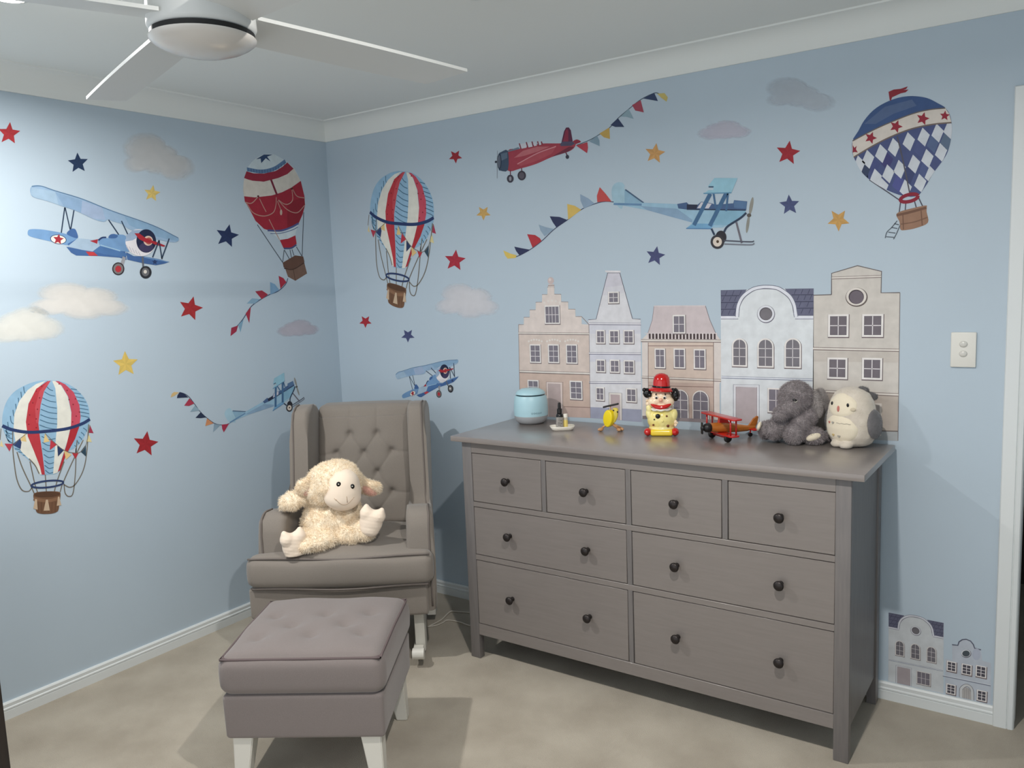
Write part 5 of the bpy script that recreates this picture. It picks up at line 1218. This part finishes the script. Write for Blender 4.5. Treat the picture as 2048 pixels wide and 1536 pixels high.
a.line([(208, 722), (380, 620), (540, 540), (720, 472), (900, 434), (1066, 418)], 9, (120, 104, 96)); a.line([(198, 580), (380, 484), (560, 404), (740, 336), (880, 304), (1012, 291)], 7, (110, 100, 96))
for c, r, rot in (((358, 552), 56, 20), ((580, 452), 60, 20), ((815, 384), 60, 15), ((1008, 358), 46, 5)): a.star(c, r, (160, 36, 56), rot, shade=False)
a.poly([(200, 615), (215, 640), (235, 622), (228, 652), (245, 680), (215, 676), (200, 682)], (150, 34, 56))
a.line([(590, 540), (620, 660), (660, 840), (700, 1035)], 8, (86, 84, 96))
a.oval_line((695, 1080), 78, 30, 22, (150, 30, 52), -14)
a.curve([(582, 1228), (620, 1197), (720, 1170), (838, 1145), (850, 1160), (848, 1200), (860, 1295), (760, 1342), (660, 1362), (618, 1355), (610, 1290)], (158, 118, 94), 4); a.line([(585, 1232), (700, 1205), (845, 1165)], 16, (120, 84, 66)); a.line([(620, 1310), (740, 1290), (855, 1250)], 8, (130, 94, 74)); a.line([(640, 1225), (645, 1355)], 6, (120, 84, 66)); a.line([(800, 1190), (810, 1320)], 6, (120, 84, 66))
for pts in ([(590, 1280), (540, 1340), (500, 1380), (485, 1432)], [(615, 1320), (585, 1390), (558, 1442)], [(565, 1305), (605, 1315)], [(540, 1338), (592, 1348)], [(512, 1380), (575, 1388)], [(494, 1420), (562, 1425)]): a.line(pts, 6, (90, 100, 112))
a.poly([(514, 148), (560, 128), (620, 122), (684, 100), (668, 124), (645, 132), (690, 128), (665, 152), (620, 162), (545, 196), (535, 226), (525, 222)], (150, 40, 54))
stick(db, 'balloon_sticker', 'blue and white diamond balloon sticker with red stars and rope ladder', 'wall sticker', 'balloon wall stickers')

# terrace of houses
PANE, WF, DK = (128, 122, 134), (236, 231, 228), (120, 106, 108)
def win(a, x0, y0, x1, y1, cols, rows, arch=False, frame=0.006, pane=PANE, fr=WF, bar=0.0022, split=None):
    s0, z1 = a.P((x0, y0)); s1, z0 = a.P((x1, y1)); sh = 0.0022
    def shape(g, n=10):
        if not arch: return [(s0+g, z0+g), (s1-g, z0+g), (s1-g, z1-g), (s0+g, z1-g)]
        r = (s1-s0)/2; zc = z1-r; cx = (s0+s1)/2
        return [(s0+g, z0+g), (s1-g, z0+g)]+[(cx+(r-g)*math.cos(PI*k/n), zc+(r-g)*math.sin(PI*k/n)) for k in range(n+1)]
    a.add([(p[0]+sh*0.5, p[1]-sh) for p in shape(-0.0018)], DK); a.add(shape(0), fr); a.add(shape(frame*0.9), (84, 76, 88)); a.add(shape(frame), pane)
    x0_, x1_, z0_, z1_ = s0+frame, s1-frame, z0+frame, z1-frame
    for k in range(1, cols): x = x0_+(x1_-x0_)*k/cols; a.add([(x-bar/2, z0_), (x+bar/2, z0_), (x+bar/2, z1_), (x-bar/2, z1_)], (236, 230, 232))
    zs = [z0_+(z1_-z0_)*k/rows for k in range(1, rows)] if split is None else [z0_+(z1_-z0_)*q for q in split]
    for z in zs: a.add([(x0_, z-bar/2), (x1_, z-bar/2), (x1_, z+bar/2), (x0_, z+bar/2)], (236, 230, 232))
def cornice_line(a, p0, p1, w=12, c=(226, 218, 210), d=(128, 110, 106)):
    (x0, y0), (x1, y1) = p0, p1
    a.line([(x0, y0+w*0.75), (x1, y1+w*0.75)], w*0.6, d, False); a.line([p0, p1], w, c, False); a.line([(x0, y0-w*0.6), (x1, y1-w*0.6)], w*0.25, d, False)
def outline(a, pts, w, c): a.line(pts, w, c, False)
h = Art('right', 1020, 530, 4.654); a = h
o_ = [(80, 555), (130, 555), (131, 487), (185, 487), (186, 418), (241, 418), (242, 347), (300, 346), (301, 275), (350, 275), (351, 205), (411, 203), (412, 272), (474, 273), (476, 343), (540, 344), (542, 411), (606, 412), (609, 480), (666, 480), (668, 550), (736, 555), (748, 1424), (95, 1395)]
a.poly(o_, (224, 210, 203)); a.poly([(84, 650), (736, 652), (741, 1010), (90, 988)], (216, 198, 188)); a.poly([(90, 1000), (742, 1020), (747, 1424), (95, 1395)], (206, 180, 166))
outline(a, o_[:20]+[(737, 555)], 6, (150, 130, 126)); outline(a, [(p[0], p[1]+7) for p in o_[:20]], 5, (226, 216, 208)); outline(a, [(80, 555), (95, 1395)], 5, (140, 122, 118)); outline(a, [(736, 555), (748, 1424)], 5, (150, 134, 130))
a.ell((380, 146), 29, 33, (206, 186, 184)); a.ell((372, 136), 12, 14, (226, 210, 206)); a.rect((356, 180), (412, 204), (214, 200, 194)); a.line([(354, 192), (414, 190)], 5, (150, 130, 126), False)
cornice_line(a, (80, 634), (738, 640)); cornice_line(a, (90, 990), (743, 1010), 14); a.line([(500, 1318), (746, 1326)], 5, (140, 110, 104), False); a.poly([(492, 1322), (746, 1330), (748, 1424), (492, 1412)], (200, 174, 164))
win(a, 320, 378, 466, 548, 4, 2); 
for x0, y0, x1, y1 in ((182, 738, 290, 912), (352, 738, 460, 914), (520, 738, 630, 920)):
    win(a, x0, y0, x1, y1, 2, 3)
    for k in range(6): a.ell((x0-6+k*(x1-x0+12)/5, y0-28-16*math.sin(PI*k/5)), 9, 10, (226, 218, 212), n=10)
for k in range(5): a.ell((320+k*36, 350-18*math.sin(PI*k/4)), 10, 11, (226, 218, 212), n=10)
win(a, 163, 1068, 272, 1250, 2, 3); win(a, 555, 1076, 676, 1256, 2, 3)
a.rect((338, 1088), (494, 1420), (226, 208, 202)); a.rect((352, 1102), (480, 1420), (192, 172, 170)); outline(a, [(338, 1420), (338, 1088), (494, 1090), (492, 1420)], 4, (130, 112, 108))
stick(h, 'house_sticker', 'tan stepped-gable house sticker with a ball finial behind the aqua speaker', 'wall sticker', 'house wall stickers')
h = Art('right', 1020, 530, 4.654); a = h
o_ = [(730, 510), (802, 505), (910, 72), (888, 66), (886, 52), (1030, 54), (1028, 68), (1022, 72), (1140, 500), (1216, 505), (1226, 1462), (750, 1424)]
a.poly(o_, (220, 219, 224)); a.poly([(912, 75), (1020, 75), (1052, 190), (874, 210)], (206, 203, 214)); a.poly([(874, 210), (1052, 190), (1070, 260), (853, 285)], (213, 211, 219)); a.poly([(732, 560), (1217, 560), (1218, 640), (734, 640)], (212, 212, 222)); a.poly([(738, 830), (1219, 830), (1220, 900), (739, 900)], (210, 210, 222)); a.poly([(748, 1322), (1224, 1345), (1226, 1462), (750, 1424)], (160, 164, 188))
outline(a, [o_[0], o_[1], o_[2]], 5, (92, 88, 104)); outline(a, [o_[7], o_[8], o_[9]], 5, (92, 88, 104)); a.line([(887, 58), (1030, 60)], 12, (226, 222, 226), False); a.line([(905, 74), (1024, 74)], 4, (92, 88, 104), False)
for y in (546, 822, 1094): cornice_line(a, (736, y-2), (1220, y+2), 12, (226, 224, 230), (122, 122, 144))
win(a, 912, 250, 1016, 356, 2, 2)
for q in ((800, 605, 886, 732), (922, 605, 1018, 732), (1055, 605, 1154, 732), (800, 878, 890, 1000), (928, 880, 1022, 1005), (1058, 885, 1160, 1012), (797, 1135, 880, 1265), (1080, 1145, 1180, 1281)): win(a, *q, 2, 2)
a.rect((922, 1188), (1042, 1445), (226, 220, 214)); a.rect((936, 1204), (1028, 1445), (190, 170, 172)); outline(a, [(922, 1440), (922, 1188), (1042, 1192), (1042, 1445)], 4, (120, 112, 118))
stick(h, 'house_sticker', 'narrow pale lilac house sticker with a tall tapering roof', 'wall sticker', 'house wall stickers')
h = Art('right', 1270, 560, 5.119); a = h
o_ = [(195, 266), (722, 264), (735, 320), (765, 405), (828, 548), (880, 620), (880, 1040), (866, 1060), (868, 1472), (76, 1412), (72, 640), (62, 615), (132, 545), (178, 410)]
a.poly(o_, (222, 212, 206)); a.poly([(195, 272), (722, 270), (765, 405), (826, 545), (132, 545), (178, 410)], (208, 194, 196)); a.poly([(136, 640), (802, 640), (806, 1460), (140, 1415)], (214, 194, 180)); a.poly([(136, 1040), (804, 1060), (806, 1460), (140, 1415)], (198, 174, 162))
a.line([(195, 266), (722, 264)], 9, (214, 204, 206), False); outline(a, [(195, 270), (178, 410), (132, 545)], 4, (140, 124, 130)); outline(a, [(722, 266), (765, 405), (828, 548)], 4, (120, 106, 112))
a.rect((130, 548), (840, 608), (74, 58, 60))
for k in range(21): a.rect((126+k*35, 548), (142+k*35, 606), (218, 206, 206))
a.line([(100, 545), (840, 545)], 6, (222, 212, 212), False); cornice_line(a, (62, 618), (880, 624), 16); cornice_line(a, (70, 992), (882, 1026), 14)
a.line([(136, 674), (800, 674)], 7, (150, 122, 116), False); a.line([(136, 640), (138, 1412)], 5, (120, 92, 86), False); a.line([(804, 640), (806, 1460)], 5, (120, 92, 86), False); a.line([(140, 1080), (804, 1096)], 6, (150, 122, 112), False)
win(a, 385, 358, 517, 548, 2, 2); 
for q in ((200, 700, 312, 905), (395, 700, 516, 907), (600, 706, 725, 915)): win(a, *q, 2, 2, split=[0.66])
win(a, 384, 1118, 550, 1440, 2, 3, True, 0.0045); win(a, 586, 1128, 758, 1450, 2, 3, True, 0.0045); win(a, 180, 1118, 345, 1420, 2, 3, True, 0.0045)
a.line([(78, 1405), (866, 1450)], 30, (150, 138, 142), False)
stick(h, 'house_sticker', 'brown mansard-roof house sticker with balustrade and arched windows behind the clown', 'wall sticker', 'house wall stickers')
h4 = Art('right', 1270, 560, 5.119); a = h4; SL = (104, 106, 132)
arch = [(1045, 378), (1052, 300), (1066, 240), (1110, 165), (1200, 98), (1280, 76), (1350, 72), (1430, 78), (1490, 98), (1580, 165), (1625, 245), (1640, 320), (1650, 378)]
a.poly([(878, 104), (1140, 98)]+[(1200, 92), (1280, 68), (1350, 64), (1430, 68), (1500, 86)]+[(1535, 90), (1830, 86), (1828, 1500), (882, 1452)], (222, 227, 231))
a.poly([(878, 104), (1145, 98), (1100, 160), (1060, 240), (1045, 370), (880, 374)], SL); a.poly([(1535, 90), (1830, 86), (1826, 366), (1652, 366), (1632, 270), (1595, 175)], SL)
for y in (162, 232, 300):
    a.line([(880, y), (1068+(162-y)*0.15, y-2)], 6, (62, 64, 90), False); a.line([(1605+(y-162)*0.25, y-10), (1828, y-12)], 6, (62, 64, 90), False)
for k, (x, y) in enumerate([(945, 110), (1015, 108), (1090, 108), (915, 170), (985, 170), (1040, 165), (945, 240), (1020, 238), (905, 308), (975, 308), (1030, 306)]): a.line([(x, y), (x-20, y+48)], 5, (70, 72, 98), False)
for k, (x, y) in enumerate([(1650, 95), (1720, 95), (1790, 95), (1680, 158), (1750, 156), (1810, 154), (1700, 226), (1780, 224), (1720, 296), (1800, 294)]): a.line([(x, y), (x-20, y+48)], 5, (70, 72, 98), False)
a.line([(880, 384), (1045, 384)], 24, (228, 230, 240), False); a.line([(1650, 384), (1826, 384)], 24, (228, 230, 240), False)
a.line(arch, 34, (110, 114, 136)); a.line(arch, 24, (228, 230, 240)); a.line([(880, 399), (1058, 399)], 5, (120, 124, 148), False); a.line([(1640, 399), (1826, 399)], 5, (120, 124, 148), False)
a.line([(p[0]+(14 if p[0] < 1340 else -14), p[1]+14) for p in arch[1:-1]], 5, (112, 112, 130))
a.ell((1342, 350), 92, 92, (120, 118, 134)); a.ell((1340, 346), 86, 86, (226, 228, 236)); a.ell((1340, 346), 66, 66, (84, 78, 86)); a.ell((1342, 348), 60, 60, (122, 118, 124))
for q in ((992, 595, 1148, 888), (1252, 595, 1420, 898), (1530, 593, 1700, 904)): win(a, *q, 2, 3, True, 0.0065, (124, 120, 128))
cornice_line(a, (886, 992), (1820, 1020), 13, (226, 230, 238), (112, 122, 150))
a.rect((1008, 1070), (1272, 1478), (224, 226, 232)); a.rect((1034, 1094), (1248, 1478), (186, 174, 178)); outline(a, [(1008, 1460), (1008, 1070), (1272, 1074), (1272, 1478)], 4, (104, 110, 134)); outline(a, [(1034, 1460), (1034, 1094), (1248, 1096), (1248, 1478)], 4, (150, 138, 142))
win(a, 1358, 1104, 1600, 1368, 3, 2)
stick(h4, 'house_sticker', 'pale blue house sticker with arched gable and slate roof behind the elephant', 'wall sticker', 'house wall stickers')
h = Art('right', 1600, 520, 4.042); a = h
o_ = [(110, 285), (255, 280), (256, 108), (465, 46), (659, 92), (655, 265), (808, 264), (792, 1462), (100, 1432)]
a.poly(o_, (210, 203, 195)); a.poly([(112, 740), (800, 745), (799, 830), (111, 820)], (202, 193, 184)); a.poly([(106, 1075), (794, 1100), (790, 1385), (104, 1370)], (192, 179, 168)); a.poly([(104, 1372), (790, 1386), (788, 1462), (100, 1432)], (172, 176, 178))
outline(a, o_[1:7], 6, (112, 104, 104)); outline(a, [(110, 285), (255, 280)], 6, (112, 104, 104)); a.line([(808, 264), (792, 1462)], 4, (130, 122, 122), False); cornice_line(a, (258, 144), (656, 130), 11); cornice_line(a, (106, 714), (800, 728), 13); cornice_line(a, (104, 1056), (796, 1088), 13); a.line([(104, 1370), (790, 1384)], 6, (110, 98, 94), False)
a.ell((458, 301), 90, 78, (110, 98, 94)); a.ell((455, 296), 82, 72, (224, 216, 208)); a.ell((455, 298), 62, 58, (74, 64, 70)); a.ell((457, 301), 56, 53, (112, 102, 112))
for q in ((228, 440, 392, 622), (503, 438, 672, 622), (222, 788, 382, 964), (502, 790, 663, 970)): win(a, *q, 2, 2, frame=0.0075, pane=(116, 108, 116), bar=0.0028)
a.rect((470, 1150), (656, 1420), (222, 212, 204)); a.rect((484, 1166), (640, 1420), (176, 166, 162))
stick(h, 'house_sticker', 'tall beige house sticker with a triangular gable and round window', 'wall sticker', 'house wall stickers')
h6 = copy_art(h4, 'right', [(878, 104), (1830, 86), (1010, 1075), (1270, 1075), (886, 992), (1820, 1020), (1340, 346), (1070, 740), (1615, 750), (1010, 1455)],
              [(185, 130), (755, 240), (270, 662), (425, 690), (185, 600), (735, 718), (468, 315), (303, 490), (630, 558), (268, 895)], (1740, 1200, 5.12))
h6.polys = [([(p[0], max(p[1], 0.068)) for p in q], tuple(x*0.9 for x in c), al) for q, c, al in h6.polys]
stick(h6, 'house_sticker', 'small arched-gable house sticker just above the skirting beside the dresser', 'wall sticker', 'house wall stickers')
h = Art('right', 1740, 1200, 5.12); a = h; GC = (186, 194, 206)
a.poly([(842, 455), (900, 462), (915, 425), (970, 404), (1030, 420), (1066, 480), (1135, 508), (1150, 620), (1240, 645), (1238, 1082), (768, 990), (772, 600), (842, 612)], GC)
a.line([(840, 457), (900, 464), (912, 428), (945, 406), (985, 402), (1030, 420), (1058, 455), (1072, 494), (1137, 510)], 9, (92, 96, 116), False)
a.ell((986, 550), 52, 42, (104, 104, 118)); a.ell((983, 546), 47, 37, (214, 218, 222)); a.ell((984, 548), 39, 31, (72, 82, 90))
a.ell((1090, 555), 44, 60, (174, 182, 200)); a.line([(745, 776), (1236, 878)], 8, (110, 118, 140), False); a.line([(745, 770), (1236, 871)], 5, (214, 218, 224), False)
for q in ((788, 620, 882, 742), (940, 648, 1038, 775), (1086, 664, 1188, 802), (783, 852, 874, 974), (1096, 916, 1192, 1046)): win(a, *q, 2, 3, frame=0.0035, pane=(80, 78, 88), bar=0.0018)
ar = [(932, 1040), (932, 930), (945, 895), (985, 873), (1025, 890), (1046, 940), (1048, 1070)]
a.line(ar, 24, (112, 112, 122)); a.line(ar, 17, (200, 202, 204)); a.poly([(942, 1040), (942, 935), (960, 902), (985, 890), (1015, 905), (1034, 945), (1036, 1058)], (176, 172, 170))
for x in (965, 988, 1010): a.line([(x, 905), (x, 1045)], 3, (150, 146, 146), False)
a.line([(1068, 1045), (1232, 1080)], 6, (120, 124, 138), False)
h.polys = [([(p[0], max(p[1], 0.068)) for p in q], c, al) for q, c, al in h.polys]
stick(h, 'house_sticker', 'smallest round-gable house sticker just above the skirting by the door frame', 'wall sticker', 'house wall stickers')
